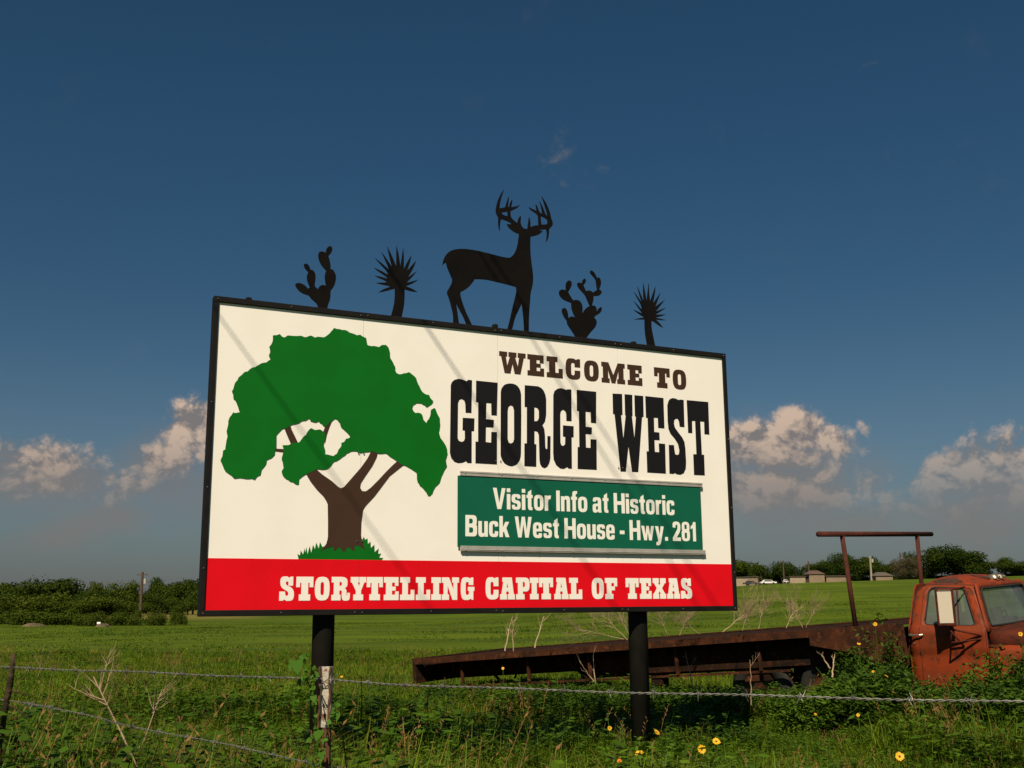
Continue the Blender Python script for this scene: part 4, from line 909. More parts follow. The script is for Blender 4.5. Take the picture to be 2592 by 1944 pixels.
def barbed(pxs, label, sp=.127, ph=0.05, thick=1.0):
    P = [onfence(*p) for p in pxs]
    d0 = (P[0]-P[1]).normalized(); P = [P[0]+d0*3.0]+P
    C_ = catmull(P, 40)
    # resample
    S = [0]
    for a, b in zip(C_, C_[1:]): S.append(S[-1]+(b-a).length)
    def pos(s):
        import bisect
        i = max(1, min(len(S)-1, bisect.bisect_left(S, s))); t = (s-S[i-1])/max(1e-9, S[i]-S[i-1]); return C_[i-1].lerp(C_[i], t)
    e = empty('barbed_wire', tuple(pos(0)), None, label, 'barbed wire', 'barbed wires of the fence')
    o0 = pos(0); Ln = S[-1]; step = .009; N = int(Ln/step)
    for ph_ in (0, math.pi):
        pts = []
        for i in range(N+1):
            s = i*Ln/N; p = pos(s); t = (pos(min(Ln, s+.02))-pos(max(0, s-.02))).normalized(); u = t.cross(Vector((0, 0, 1))).normalized(); v = u.cross(t)
            a = s/.045*2*math.pi+ph_; pts.append(p-o0+(u*math.cos(a)+v*math.sin(a))*.0021+Vector((0,0,.0015*math.sin(s*9))))
        g = G(); g.tube(pts, .00155*thick, 5, False); g.obj('strand', 'galv', e, smooth=True)
    s = ph
    while s < Ln-.05:
        p = pos(s)-o0; t = (pos(s+.01)-pos(s-.01 if s > .01 else 0)).normalized(); u = t.cross(Vector((0, 0, 1))).normalized(); v = u.cross(t)
        g = G(); coil = [p+t*(-.006+.012*k/16)+(u*math.cos(k*.8)+v*math.sin(k*.8))*.0048 for k in range(17)]; g.tube(coil, .0013, 4)
        for sg in (-1, 1):
            an = R.uniform(.9, 2.2); dd = (v*math.sin(an)*sg+u*math.cos(an)*.7+t*R.uniform(-.5, .5)).normalized()
            g.tube([p+t*.004*sg, p+t*.004*sg+dd*.017], [.0014, .0005], 4)
            if R.random() < .5: g.tube([p-t*.004*sg, p-t*.004*sg+(dd*-.6+t*.7*sg).normalized()*.013], [.0013, .0005], 4)
        g.obj('barb', 'galv', e); s += sp+R.uniform(-.008, .008)
barbed([(30,1690),(400,1704),(700,1716),(828,1721),(1100,1737),(1600,1753),(2100,1766),(2592,1777),(2900,1785)], 'upper twisted barbed wire running across the whole foreground')
barbed([(30,1776),(59,1780),(230,1813),(295,1830),(410,1854),(557,1882),(690,1910),(785,1930),(840,1942),(1300,2010),(2000,2080)], 'lower sagging barbed wire at the bottom left', thick=.7)
# wooden stick post at the left
pb = onfence(27, 1690); 
e = empty('stick_post', (pb.x, pb.y, 0), None, 'thin crooked weathered wooden fence stick at the far left edge', 'fence post')
g = G(); pts = []; rs = []
for k in range(14):
    z_ = -.1+k*(pb.z+.05+.1)/13; pts.append((.012*math.sin(k*1.1)-.03*(1-k/13), .01*math.cos(k*.7), z_)); rs.append(.0100+.003*math.sin(k*2.3))
g.tube(pts, rs, 9); g.obj('stick', 'wood', e, smooth=True)
for z_, dz in ((pb.z-.08, -.02), (pb.z-.13, -.05)):
    g = G(); g.tube([(0, 0, z_), (.04, -.01, z_+dz*.3), (.09, -.01, z_+dz)], [.004, .003, .001], 5); g.obj('twig', 'wood', e)
# painted metal post with rust
pm = onfence(828, 1721); top_ = onfence(829, 1687)
e = empty('metal_post', (pm.x, pm.y, 0), (0, 0, math.atan2(FD.y, FD.x)+.25), 'rusty metal fence post with flaking white paint in front of the left pipe post', 'fence post')
zt = top_.z; z_m = zt-.175
g = G(); prof = [(-.0195, 0), (-.0195, -.016), (-.0165, -.016), (-.0150, -.003), (.0150, -.003), (.0165, -.016), (.0195, -.016), (.0195, 0)]
nz_ = 24
for k in range(nz_+1):
    z_ = z_m+(zt-z_m)*k/nz_; lean = .0; g.v += [(a+lean, b+.002*math.sin(k*.9)*(abs(a) > .016), z_) for a, b in prof]
n = len(prof)
for k in range(nz_):
    for j in range(n): g.f.append((k*n+j, k*n+(j+1) % n, (k+1)*n+(j+1) % n, (k+1)*n+j))
g.f.append(tuple(range(n))[::-1]); g.f.append(tuple(nz_*n+j for j in range(n))); g.obj('channel', 'postpaint', e)
for sx in (-1, 1):
    g = G(); g.tube([(sx*(.0165+.0012*math.sin(k*.7)), -.0165+.0015*math.sin(k*1.3), z_m+(zt-z_m)*k/20) for k in range(21)], .0036, 6); g.obj('rusty_edge', 'rustpost', e)
g = G(); g.box((.006, -.006, -.3), (.016, .004, z_m+.05)); g.box((-.012, -.0015, -.3), (.006, .0015, z_m+.03)); bevel(g.obj('shank', 'rustpost', e), .001, 1)
g = G(); g.tube([(-.024+.048*k/16, -.020-.004*math.sin(k), pm.z-zt+zt-.002+.006*math.sin(k*.4)) for k in range(17)], .0014, 5); g.tube([(-.018+.036*k/10, -.018-.003*math.sin(k*2), pm.z-.018+.028*k/10) for k in range(11)], .0014, 5); g.obj('tie_wire', 'galv', e)

# ------------------------------------------------------------------ scattered vegetation
SRC = {}
def src(name, g, m):
    me = g.mesh(name); me.materials.append(M[m]); o = bpy.data.objects.new(name, me); return o
def blade(g, x, y, h, wd, az, bend, segs=3, tip=.15):
    d = Vector((math.cos(az), math.sin(az), 0)); s = Vector((-d.y, d.x, 0)); k = len(g.v)
    for i in range(segs+1):
        t = i/segs; p = Vector((x, y, 0))+d*bend*h*t*t+Vector((0, 0, h*(t-.18*bend*t*t))); w_ = wd*(1-t*(1-tip))*.5
        g.v += [tuple(p-s*w_), tuple(p+s*w_)]
    for i in range(segs): a = k+2*i; g.f.append((a, a+1, a+3, a+2))
def grass_clump(seed, n, rad_, h0, h1, wd, bend=.6):
    r = random.Random(seed); g = G()
    for _ in range(n):
        a = r.uniform(0, 6.283); q = rad_*math.sqrt(r.random()); blade(g, q*math.cos(a), q*math.sin(a), r.uniform(h0, h1), wd*r.uniform(.7, 1.3), r.uniform(0, 6.283), r.uniform(.15, bend*1.6))
    return g
def weed_clump(seed, n, rad_, h0, h1, L_):
    r = random.Random(seed); g = G()
    for _ in range(n):
        a = r.uniform(0, 6.283); q = rad_*math.sqrt(r.random()); h = r.uniform(h0, h1); x, y = q*math.cos(a), q*math.sin(a); az = r.uniform(0, 6.283)
        blade(g, x, y, h, .006, az, .25, 2, .5)
        for k in range(int(h/L_*1.6)+2):
            t = r.uniform(.25, 1); p = Vector((x+math.cos(az)*.25*h*t*t, y+math.sin(az)*.25*h*t*t, h*t)); b = r.uniform(0, 6.283)
            d = Vector((math.cos(b), math.sin(b), r.uniform(-.3, .5))); g.leaf(p, d, Vector((r.uniform(-.5, .5), r.uniform(-.5, .5), 1)).normalized(), L_*r.uniform(.6, 1.3), L_*r.uniform(.35, .6))
    return g
def seed_clump(seed, n, rad_, h0, h1):
    r = random.Random(seed); g = G()
    for _ in range(n):
        a = r.uniform(0, 6.283); q = rad_*math.sqrt(r.random()); h = r.uniform(h0, h1); x, y = q*math.cos(a), q*math.sin(a); az = r.uniform(0, 6.283)
        blade(g, x, y, h, .005, az, .35, 4, .5)
        for k in range(9):
            t = .72+.3*k/9; p = Vector((x+math.cos(az)*.35*h*t*t, y+math.sin(az)*.35*h*t*t, h*(t-.063*t*t))); b = r.uniform(0, 6.283)
            g.leaf(p, Vector((math.cos(b), math.sin(b), 1.2)), Vector((math.sin(b), -math.cos(b), .2)), .024, .007)
    return g
def scatter(name, objs, pts, label, cat='grass'):
    """pts: (x,y,z,rot,scale,index)"""
    c = bpy.data.collections.new(name+'_source')
    for i, o in enumerate(objs): o.name = '%s_kind_%d' % (name, i); c.objects.link(o)
    me = bpy.data.meshes.new(name); me.from_pydata([p[:3] for p in pts], [], [])
    for nm, tp, ix in (('rot', 'FLOAT', 3), ('scl', 'FLOAT', 4), ('kid', 'INT', 5)):
        at_ = me.attributes.new(nm, tp, 'POINT'); at_.data.foreach_set('value', [p[ix] for p in pts])
    o = bpy.data.objects.new(name, me); COL.objects.link(o); tag(o, label, cat, None, 'stuff')
    ng = bpy.data.node_groups.new(name, 'GeometryNodeTree')
    ng.interface.new_socket('Geometry', in_out='INPUT', socket_type='NodeSocketGeometry'); ng.interface.new_socket('Geometry', in_out='OUTPUT', socket_type='NodeSocketGeometry')
    t = NT(ng); i_ = t.new('NodeGroupInput'); o_ = t.new('NodeGroupOutput'); ci = t.new('GeometryNodeCollectionInfo'); ci.inputs['Collection'].default_value = c; ci.inputs['Separate Children'].default_value = True; ci.inputs['Reset Children'].default_value = True
    ip = t.new('GeometryNodeInstanceOnPoints'); t.link(i_.outputs[0], ip.inputs['Points']); t.link(ci.outputs[0], ip.inputs['Instance']); ip.inputs['Pick Instance'].default_value = True
    def attr(nm, tp):
        a = t.new('GeometryNodeInputNamedAttribute'); a.data_type = tp; a.inputs[0].default_value = nm; return a.outputs['Attribute']
    t.link(attr('kid', 'INT'), ip.inputs['Instance Index'])
    cx = t.new('ShaderNodeCombineXYZ'); t.link(attr('rot', 'FLOAT'), cx.inputs[2]); t.link(cx.outputs[0], ip.inputs['Rotation'])
    t.link(attr('scl', 'FLOAT'), ip.inputs['Scale']); t.link(ip.outputs[0], o_.inputs[0])
    md = o.modifiers.new('scatter', 'NODES'); md.node_group = ng; return o
def clear(x, y):      # keep the ground cover off truck cab interior
    p = Vector((x-TO.x, y-TO.y)); lx = p.x*math.cos(TH)-p.y*math.sin(TH); ly = p.x*math.sin(TH)+p.y*math.cos(TH)
    return -.15 < lx < 2.5 and .0 < ly < CW
def frus(y, margin=1.25): return .49*margin*y+.6
def spread(n, y0, y1, pw=1.0, ex=lambda x, y: True):
    out_ = []
    while len(out_) < n:
        u = R.random(); y = y0+(y1-y0)*u**pw; x = R.uniform(-1, 1)*frus(y)
        if R.random() > (frus(y)/frus(y1))**(1 if pw == 1 else .6): continue
        if clear(x, y) or not ex(x, y): continue
        out_.append((x, y))
    return out_
near = [src('a', grass_clump(1, 46, .20, .10, .26, .009), 'grassA'), src('b', grass_clump(2, 40, .22, .12, .34, .010), 'grassA'), src('c', grass_clump(3, 34, .20, .16, .42, .011, .9), 'grassB'),
        src('d', weed_clump(4, 16, .20, .12, .30, .055), 'weedleaf'), src('e', weed_clump(5, 12, .18, .18, .42, .07), 'weedleaf'), src('f', seed_clump(6, 7, .14, .30, .52), 'drygrass'), src('g', weed_clump(8, 14, .22, .10, .22, .035), 'weedleaf')]
pts = []
for x, y in spread(15500, 5.2, 15, 1.0):
    pn = noise.noise(Vector((x*.8, y*.8, 1.7))); r = R.random()
    k = (3 if pn > .05 else 0) if r < .45 else (R.choice((1, 0, 2)) if r < .78 else (4 if r < .86 else (6 if r < .985 else 5)))
    s = R.uniform(.6, 1.2)*(1+.75*noise.noise(Vector((x*.55, y*.55, 5))))
    if x < -1.5 and y < 9: s *= 1.1
    pts.append((x, y, H(x, y)-.01, R.uniform(0, 6.283), s, k))
scatter('meadow_grass', near, pts, 'short green grass and weeds growing thick in the foreground round the billboard posts')
tall = [src('a', grass_clump(51, 40, .16, .45, .85, .010, .9), 'grassB'), src('b', grass_clump(52, 34, .18, .35, .75, .009, 1.0), 'grassA'), src('c', weed_clump(53, 12, .18, .45, .85, .05), 'weedleaf'), src('d', seed_clump(54, 9, .16, .55, .95), 'drygrass'), src('e', weed_clump(55, 10, .2, .35, .7, .035), 'bushleaf')]
pts = []
for _ in range(2700):
    y = R.uniform(3.1, 8.2); x = R.uniform(-.62, .55)*y
    u = x/y
    dens_ = sm(.15, -.5, u)*.9+.10 if u < .15 else .10
    if noise.noise(Vector((x*.9, y*.9, 21))) < -.25 or R.random() > dens_: continue
    # keep the tops just above the lower edge of the view, higher at the left
    top = 1840-70*sm(-.1, -.42, u)+80*sm(-.1, .1, u); hmax = EYE-(top-1535)/FPX*y
    r = R.random(); k = 0 if r < .32 else (1 if r < .55 else (2 if r < .72 else (3 if r < .84 else 4)))
    sc_ = max(.15, hmax*R.uniform(.72, 1.08))/.80
    pts.append((x, y, H(x, y)-.01, R.uniform(0, 6.283), min(1.35, sc_), k))
scatter('verge_grass', tall, pts, 'tall ragged grasses, weeds and tan seed heads along the fence in the left foreground')
mid = [src('a', grass_clump(11, 60, .45, .05, .17, .020), 'grassA'), src('b', grass_clump(12, 60, .5, .05, .15, .022), 'grassA'), src('c', weed_clump(14, 26, .45, .08, .20, .07), 'weedleaf'), src('d', grass_clump(13, 40, .4, .10, .28, .018, .8), 'grassB'), src('e', seed_clump(16, 9, .3, .3, .5), 'drygrass')]
pts = []
for x, y in spread(9000, 14, 36, 1.0):
    r = R.random(); pn = noise.noise(Vector((x*.25, y*.5, 9)))
    k = 0 if r < .42 else (1 if r < .74 else (2 if r < .84 + .1*pn else (3 if r < .965 else 4)))
    pts.append((x, y, H(x, y)-.02, R.uniform(0, 6.283), R.uniform(.55, 1.0)*(1+.4*pn), k))
scatter('field_grass', mid, pts, 'green pasture grass of the middle distance behind the billboard')
farg = [src('a', grass_clump(21, 70, 1.2, .04, .12, .06), 'grassF'), src('b', grass_clump(22, 70, 1.3, .04, .11, .07), 'grassF'), src('c', weed_clump(24, 20, 1.0, .08, .22, .14), 'weedleaf')]
pts = []
for x, y in spread(4200, 34, 105, 1.0):
    r = R.random(); pn = noise.noise(Vector((x*.07, y*.16, 9)))
    if pn < .05 and r < .75: continue
    k = 2 if (pn > .30 and r < .5) or r < .03 else R.choice((0, 1))
    pts.append((x, y, H(x, y)-.03, R.uniform(0, 6.283), R.uniform(.5, 1.0), k))
scatter('far_grass', farg, pts, 'low grass and weed patches of the far pasture')

# ------------------------------------------------------------------ bushes round the truck, with yellow flowers
def bush_mesh(seed, rx, ry, hz_, n, L_=.055):
    r = random.Random(seed); g = G()
    stems = 26
    for i in range(stems):
        a = r.uniform(0, 6.283); q = math.sqrt(r.random()); h = hz_*r.uniform(.55, 1.08)*(1-.35*q)
        bx_, by_ = rx*q*.55*math.cos(a), ry*q*.55*math.sin(a); tx, ty = rx*q*1.05*math.cos(a), ry*q*1.05*math.sin(a)
        for k in range(n//stems):
            t = r.uniform(.12, 1)**.8; p = Vector((bx_+(tx-bx_)*t+r.gauss(0, .05), by_+(ty-by_)*t+r.gauss(0, .05), h*t))
            b = r.uniform(0, 6.283); d = Vector((math.cos(b), math.sin(b), r.uniform(-.5, .7)))
            g.leaf(p, d, Vector((r.uniform(-.8, .8), r.uniform(-.8, .8), 1)).normalized(), L_*r.uniform(.6, 1.5), L_*r.uniform(.3, .6))
    st = G()
    for i in range(9):
        a = r.uniform(0, 6.283); q = r.random(); st.tube([(0, 0, 0), (rx*q*.5*math.cos(a), ry*q*.5*math.sin(a), hz_*.5), (rx*q*math.cos(a), ry*q*math.sin(a), hz_*r.uniform(.55, .85))], [.007, .005, .002], 4)
    return g, st
BM = []
for sd in range(4):
    a, b = bush_mesh(30+sd, .5, .42, .8, 2600, .055); BM.append((a.mesh('leaves'), b.mesh('stems')))
    BM[-1][0].materials.append(M['bushleaf']); BM[-1][1].materials.append(M['bushleaf'])
def bush(px, py, Y, wpx, hpx, lab, k):
    p = at(px, py, Y); p.z = H(p.x, p.y); top = at(px, py-0, Y)
    zb = p.z; zt_ = at(px, py, Y).z
    s = (wpx/FPX*Y)*1.2; hh = max(.25, zt_-zb)*1.15
    e = empty('weed_bush', (p.x, p.y, zb-.02), (0, 0, R.uniform(0, 6.28)), lab, 'bush', 'leafy weeds growing round the truck'); e.scale = (s, s, hh/.8)
    link('leaves', BM[k % 4][0], None, e); link('stems', BM[k % 4][1], None, e)
# (x, y of the top, distance, width px, label)
bushes = [(2215,1600,13.7,150,'dark green leafy weeds between the bed and the cab, with yellow flowers on top'), (2250,1560,14.6,130,'brownish dark bush right behind the cab, above the bed'), (2140,1660,13.4,170,'leafy weed clump under the front of the bed'),
 (2180,1690,12.7,180,'leafy weeds left of the cab door'), (2255,1680,12.9,130,'dark weeds against the rear corner of the cab'), (2060,1735,13.2,140,'low weed clump below the bed near the rear wheels'), (1965,1735,13.3,150,'low dense weeds in front of the bed leg'),
 (2400,1690,12.4,150,'leafy weed in front of the lower cab door'), (2520,1640,12.2,190,'tall leafy weeds in front of the fender, at the right edge'), (2590,1640,11.8,200,'leafy weeds hiding the front wheel at the right edge of the photo'), (2460,1720,11.6,190,'low weeds in front of the cab sill'), (2330,1750,11.8,170,'low weeds at the foot of the cab'),
 (1890,1745,12.8,130,'low weeds in front of the bed, right of the right pipe post'), (1730,1760,12.6,110,'low weeds right behind the right pipe post'), (1560,1742,12.8,150,'green weeds under the middle of the bed, left of the right pipe post'), (1400,1735,13.6,190,'green weeds hiding the underside of the bed, centre'), (1290,1730,14.3,170,'leafy weeds with small yellow flowers under the bed'),
 (1190,1738,15.0,160,'leafy weeds at the left part of the bed'), (1110,1738,16.0,110,'small weed clump by the tail of the bed'), (1480,1748,12.9,130,'low green weed clump left of the right pipe post')]
for i, (px, py, Y, wp, lab) in enumerate(bushes): bush(px, py, Y, wp, 0, lab, i)

# continuous tangle of the same weeds along the bed and in front of the cab
pts = []
srcs = []
for sd in range(3):
    a, b = bush_mesh(80+sd, .32, .30, .55, 1100, .05); srcs.append(src('t', a, 'bushleaf'))
a, b = bush_mesh(84, .30, .28, .50, 800, .042); srcs.append(src('t', a, 'weedleaf'))
for k in range(400):
    px = R.uniform(1080, 2660); t = (px-1080)/1500
    Y = (15.6-4.0*t)+R.uniform(-.9, .6); p = at(px, 1700, Y)
    if clear(p.x, p.y): continue
    top = 1718+4*t-(58*math.exp(-((px-2215)/75)**2))-(38*math.exp(-((px-2520)/90)**2))+R.uniform(-14, 30)
    hmax = max(.15, at(px, top, Y).z-H(p.x, p.y)); pts.append((p.x, p.y, H(p.x, p.y)-.03, R.uniform(0, 6.28), hmax/.58, R.choice((0, 1, 2, 0, 1, 3))))
scatter('weed_thicket', srcs, pts, 'tangle of dark green leafy weeds along the flatbed and round the cab', 'weeds')

# flowers
def flower(px, py, Y, size, lab, m='petal', face=None, grp='yellow wild sunflowers'):
    p = at(px, py, Y); gz = H(p.x, p.y)
    e = empty('sunflower', (p.x, p.y, gz), None, lab, 'flower', grp)
    size *= .78 if py > 1830 else .55; hz_ = max(.12, p.z-gz); g = G(); a = R.uniform(0, 6.28)
    g.tube([(.03*math.cos(a), .03*math.sin(a), -.02), (.01, 0, hz_*.5), (0, 0, hz_)], [.004, .004, .003], 5); g.obj('stem', 'weedleaf', e)
    tilt = Matrix.Translation((0, 0, hz_)) @ Matrix.Rotation(R.uniform(-1., 1.), 4, 'Y') @ Matrix.Rotation(rad(R.uniform(15, 80)), 4, 'X')
    g = G(); n = 12
    for k in range(n):
        b = 2*math.pi*k/n+R.uniform(-.1, .1); d = Vector((math.cos(b), math.sin(b), R.uniform(.0, .25))); x_ = Vector((-math.sin(b), math.cos(b), 0))*size*R.uniform(.12, .18)
        P_ = [d*size*.08, d*size*.34+x_, d*size*R.uniform(.44, .56), d*size*.34-x_]; g.add([tilt @ q for q in P_], [(0, 1, 2, 3)])
    g.obj('petals', m, e)
    g = G(); n = 10
    for r_, z_ in ((.13, .02), (.11, .06), (.05, .08)): g.v += [tuple(tilt @ Vector((r_*size*math.cos(2*math.pi*k/n), r_*size*math.sin(2*math.pi*k/n), z_*size))) for k in range(n)]
    for q in range(2):
        for k in range(n): g.f.append((q*n+k, q*n+(k+1) % n, (q+1)*n+(k+1) % n, (q+1)*n+k))
    g.f.append(tuple(range(2*n, 3*n))); g.obj('disc', 'disc', e)
    g = G()
    for k in range(3):
        b = R.uniform(0, 6.28); g.leaf(Vector((0, 0, hz_*R.uniform(.3, .8))), Vector((math.cos(b), math.sin(b), .3)), Vector((0, 0, 1)), .05, .03)
    g.obj('leaf_group', 'weedleaf', e)
fl = [(1662,1854,8.9,.075,'single yellow sunflower just right of the right pipe post'), (1813,1877,8.6,.085,'pale yellow sunflower, upper of the pair right of the right pipe post'), (1776,1897,8.4,.085,'open yellow sunflower with dark disc, lower of the pair right of the right pipe post'),
 (1619,1907,8.2,.085,'yellow sunflower at the foot of the right pipe post'), (1543,1843,9.6,.05,'small yellow flower left of the right pipe post'), (2277,1915,8.0,.085,'lone yellow sunflower in the grass at the bottom right'),
 (2215,1580,13.2,.09,'yellow flower cluster topmost between bed and cab'), (2174,1630,13.0,.085,'yellow flower beside the base of the rack upright'), 
 (2211,1701,12.3,.09,'yellow flower with dark disc among the weeds left of the cab'), (2243,1711,12.2,.09,'yellow flower by the lower rear corner of the cab'), (2583,1605,11.6,.09,'orange-yellow bloom at the right edge above the fender'),
 (865,1713,11.2,.055,'small yellow flower just right of the left pipe post'), (915,1716,11.0,.055,'small dark-centred yellow flower further right of the left pipe post'), (1273,1692,13.6,.07,'small yellow flower in front of the bed, centre'), (2172,1810,10.2,.06,'small yellow flower in the grass below the bushes'), 
 (2064,1808,10.3,.05,'small orange bloom in the grass under the flatbed')]
for f_ in fl: flower(*f_)
flower(1568, 1927, 8.1, .05, 'small orange flower at the bottom, left of the pipe post foot', 'petalo', None, 'orange wild flowers')

# ------------------------------------------------------------------ dead stalks
def stalk(base, top, Y, r0, lab, nb=7, m='drystem', spread_=.35, seed=1, grp='dead dry stalks', nm='dead_stalk', tw=3, tmin=.35):
    r = random.Random(seed); a = at(*base, Y); b = at(*top, Y+r.uniform(-.15, .15))
    if a.z < H(a.x, a.y)+.05: a.z = H(a.x, a.y)-.02
    e = empty(nm, tuple(a), None, lab, 'dead stalk', grp); v = b-a; L_ = v.length; d = v.normalized()
    side_ = Vector((d.z, 0, -d.x)).normalized(); g = G(); pts = []
    for k in range(9):
        t = k/8; pts.append(v*t+side_*math.sin(t*3.1)*L_*.02*r.uniform(-1, 1)+Vector((r.gauss(0, .003), r.gauss(0, .003), 0)))
    g.tube(pts, [r0*(1-.65*k/8) for k in range(9)], 6); g.obj('stem', m, e)
    def br(p, dr, ln, rr, lev):
        q = [p]; dd = dr.copy()
        for k in range(4):
            dd = (dd+Vector((r.gauss(0, .12), r.gauss(0, .12), r.gauss(0.04, .1)))).normalized(); q.append(q[-1]+dd*ln/4)
        g2 = G(); g2.tube(q, [rr*.8*(1-.18*k) for k in range(5)], 4, False)
        if lev < 2:
            for k in range(r.randint(1, tw)):
                i = r.randint(1, 4); nd = (dd+Vector((r.uniform(-.8, .8), r.uniform(-.5, .5), r.uniform(-.1, .7)))).normalized(); sub = br(q[i], nd, ln*r.uniform(.35, .6), rr*.55, lev+1); g2.add(sub.v, sub.f)
        return g2
    for k in range(nb):
        t = r.uniform(tmin, .97); dr = (d+side_*r.choice((-1, 1))*r.uniform(.25, 1.1)+Vector((0, r.uniform(-.4, .4), 0))).normalized()
        br(v*t, dr, L_*spread_*r.uniform(.6, 1.2), r0*.42, 0).obj('branch', m, e)
stalk((505,2290), (236,1712), 5.0, .0075, 'tall pale leaning dead stalk with forked top at the lower left', 8, 'drystem', .16, 3, tmin=.86)
stalk((205,2270), (408,1745), 5.2, .0042, 'smaller pale dead stalk right of the tall leaning one', 8, 'drystem', .13, 5, tmin=.88)
stalk((97,1730), (105,1660), 7.5, .003, 'faint thin dead twig tuft near the left fence stick', 6, 'drystem2', .5, 8)
for i, (bs, tp, Y, r0, lab) in enumerate([((1278,1648),(1296,1562),17.5,.012,'bare thin dead stalk behind the bed, leftmost'), ((1300,1648),(1297,1560),17.6,.010,'bare forked dead stalk behind the left half of the bed'), ((1352,1640),(1376,1560),17.2,.012,'dead stalk leaning right behind the left half of the bed')]):
    stalk(bs, tp, Y, r0, lab, 4, 'drystem', .35, 20+i)
br_ = [((1588,1620),(1515,1545),15.6,'big dead brush behind the bed left of the right pipe post'), ((1578,1618),(1452,1590),15.5,'flat-lying dead branch resting on the bed edge left of the pipe post'), ((1600,1620),(1560,1540),15.8,'dead brush just left of the right pipe post'),
  ((1690,1610),(1665,1545),15.7,'pale dead brush right of the right pipe post'), ((1720,1608),(1745,1550),15.6,'fine pale dead brush under the right end of the billboard'), ((1770,1605),(1720,1560),15.9,'dead brush between post and billboard corner'),
  ((1830,1600),(1900,1540),15.2,'dark thin dead branch leaning right past the billboard corner'), ((1880,1596),(1895,1530),15.3,'upright pale dead brush right of the billboard corner'), ((1920,1592),(1935,1520),15.2,'tall upright pale dead brush in front of the pasture'), ((1900,1594),(1880,1548),15.4,'thin pale dead brush tuft behind the bed'),
  ((2032,1588),(1992,1515),14.9,'stout dead stalk leaning left behind the bed, left of the rack'), ((2040,1588),(2070,1530),15.0,'fine pale dead stalk leaning towards the rack'), ((1990,1590),(2010,1545),15.2,'low fine dead brush behind the bed')]
for i, (bs, tp, Y, lab) in enumerate(br_): stalk(bs, tp, Y, .006, lab, 20, 'drystem2' if i % 3 else 'drystem', .62, 40+i, 'dead brush behind the flatbed', 'dead_brush', 5)
for i, (bs, tp, Y, lab) in enumerate([((1507,1735),(1501,1655),12.9,'thin pale stalk in front of the bed, leftmost of three'), ((1502,1725),(1466,1672),13.0,'thin pale stalk leaning left in front of the bed'), ((1755,1742),(1735,1650),12.5,'pale stalk with bleached seed head right of the right pipe post'),
     ((1902,1785),(1898,1670),12.2,'straight pale stalk in front of the bed leg'), ((2106,1715),(2112,1655),12.9,'pale broken stick under the bed apron'), ((2100,1692),(2078,1655),12.9,'short pale stick leaning against the broken one')]):
    stalk(bs, tp, Y, .011 if i > 3 else .007, lab, 2, 'drystem', .3, 70+i)

# vine round the metal post
vine = empty('climbing_vine', (pm.x, pm.y, 0), None, 'green leafy vine climbing between the left pipe post and the rusty metal post', 'vine')
vr = random.Random(5)
VL = [(905-0,0)]
tracks = [[(800,1944),(805,1860),(796,1800),(790,1760),(772,1700),(768,1665),(778,1655)], [(815,1944),(822,1880),(845,1800),(855,1780)], [(790,1960),(782,1880),(800,1840),(792,1740),(800,1690)], [(745,1790),(760,1730),(755,1690),(740,1670)]]
Yv = pm.y-.10
for tr in tracks:
    P = catmull([at(a, b, Yv+vr.uniform(-.05, .15))-Vector((pm.x, pm.y, 0)) for a, b in tr], 6)
    g = G(); g.tube(P, .0018, 4, False); g.obj('stem', 'weedleaf', vine)
    for i in range(1, len(P), 1):
        d = Vector((vr.uniform(-1, 1), vr.uniform(-.8, .2), vr.uniform(-.9, .5))).normalized(); L_ = vr.uniform(.009, .020); nrm = Vector((vr.uniform(-.5, .5), -1, vr.uniform(-.2, .6))).normalized()
        s_ = d.cross(nrm).normalized(); b0 = P[i]
        g = G(); g.add([b0, b0+s_*L_*.42-d*L_*.1, b0+s_*L_*.40+d*L_*.35, b0+d*L_, b0-s_*L_*.40+d*L_*.35, b0-s_*L_*.42-d*L_*.1], [(0, 1, 2, 3), (0, 3, 4, 5)]); g.obj('leaf', 'vineleaf', vine)
for a, b, L_ in ((750,1672,.042), (738,1684,.02), (808,1848,.032), (793,1762,.022), (812,1905,.022), (852,1806,.024)):
    b0 = at(a, b, Yv-.03)-Vector((pm.x, pm.y, 0)); d = Vector((vr.uniform(-.7, .7), -.2, vr.uniform(-.9, -.3))).normalized(); nrm = Vector((.2, -1, .5)).normalized(); s_ = d.cross(nrm).normalized()
    g = G(); g.add([b0, b0+s_*L_*.42-d*L_*.12, b0+s_*L_*.42+d*L_*.35, b0+d*L_, b0-s_*L_*.42+d*L_*.35, b0-s_*L_*.42-d*L_*.12], [(0, 1, 2, 3), (0, 3, 4, 5)]); g.obj('leaf', 'vineleaf', vine)

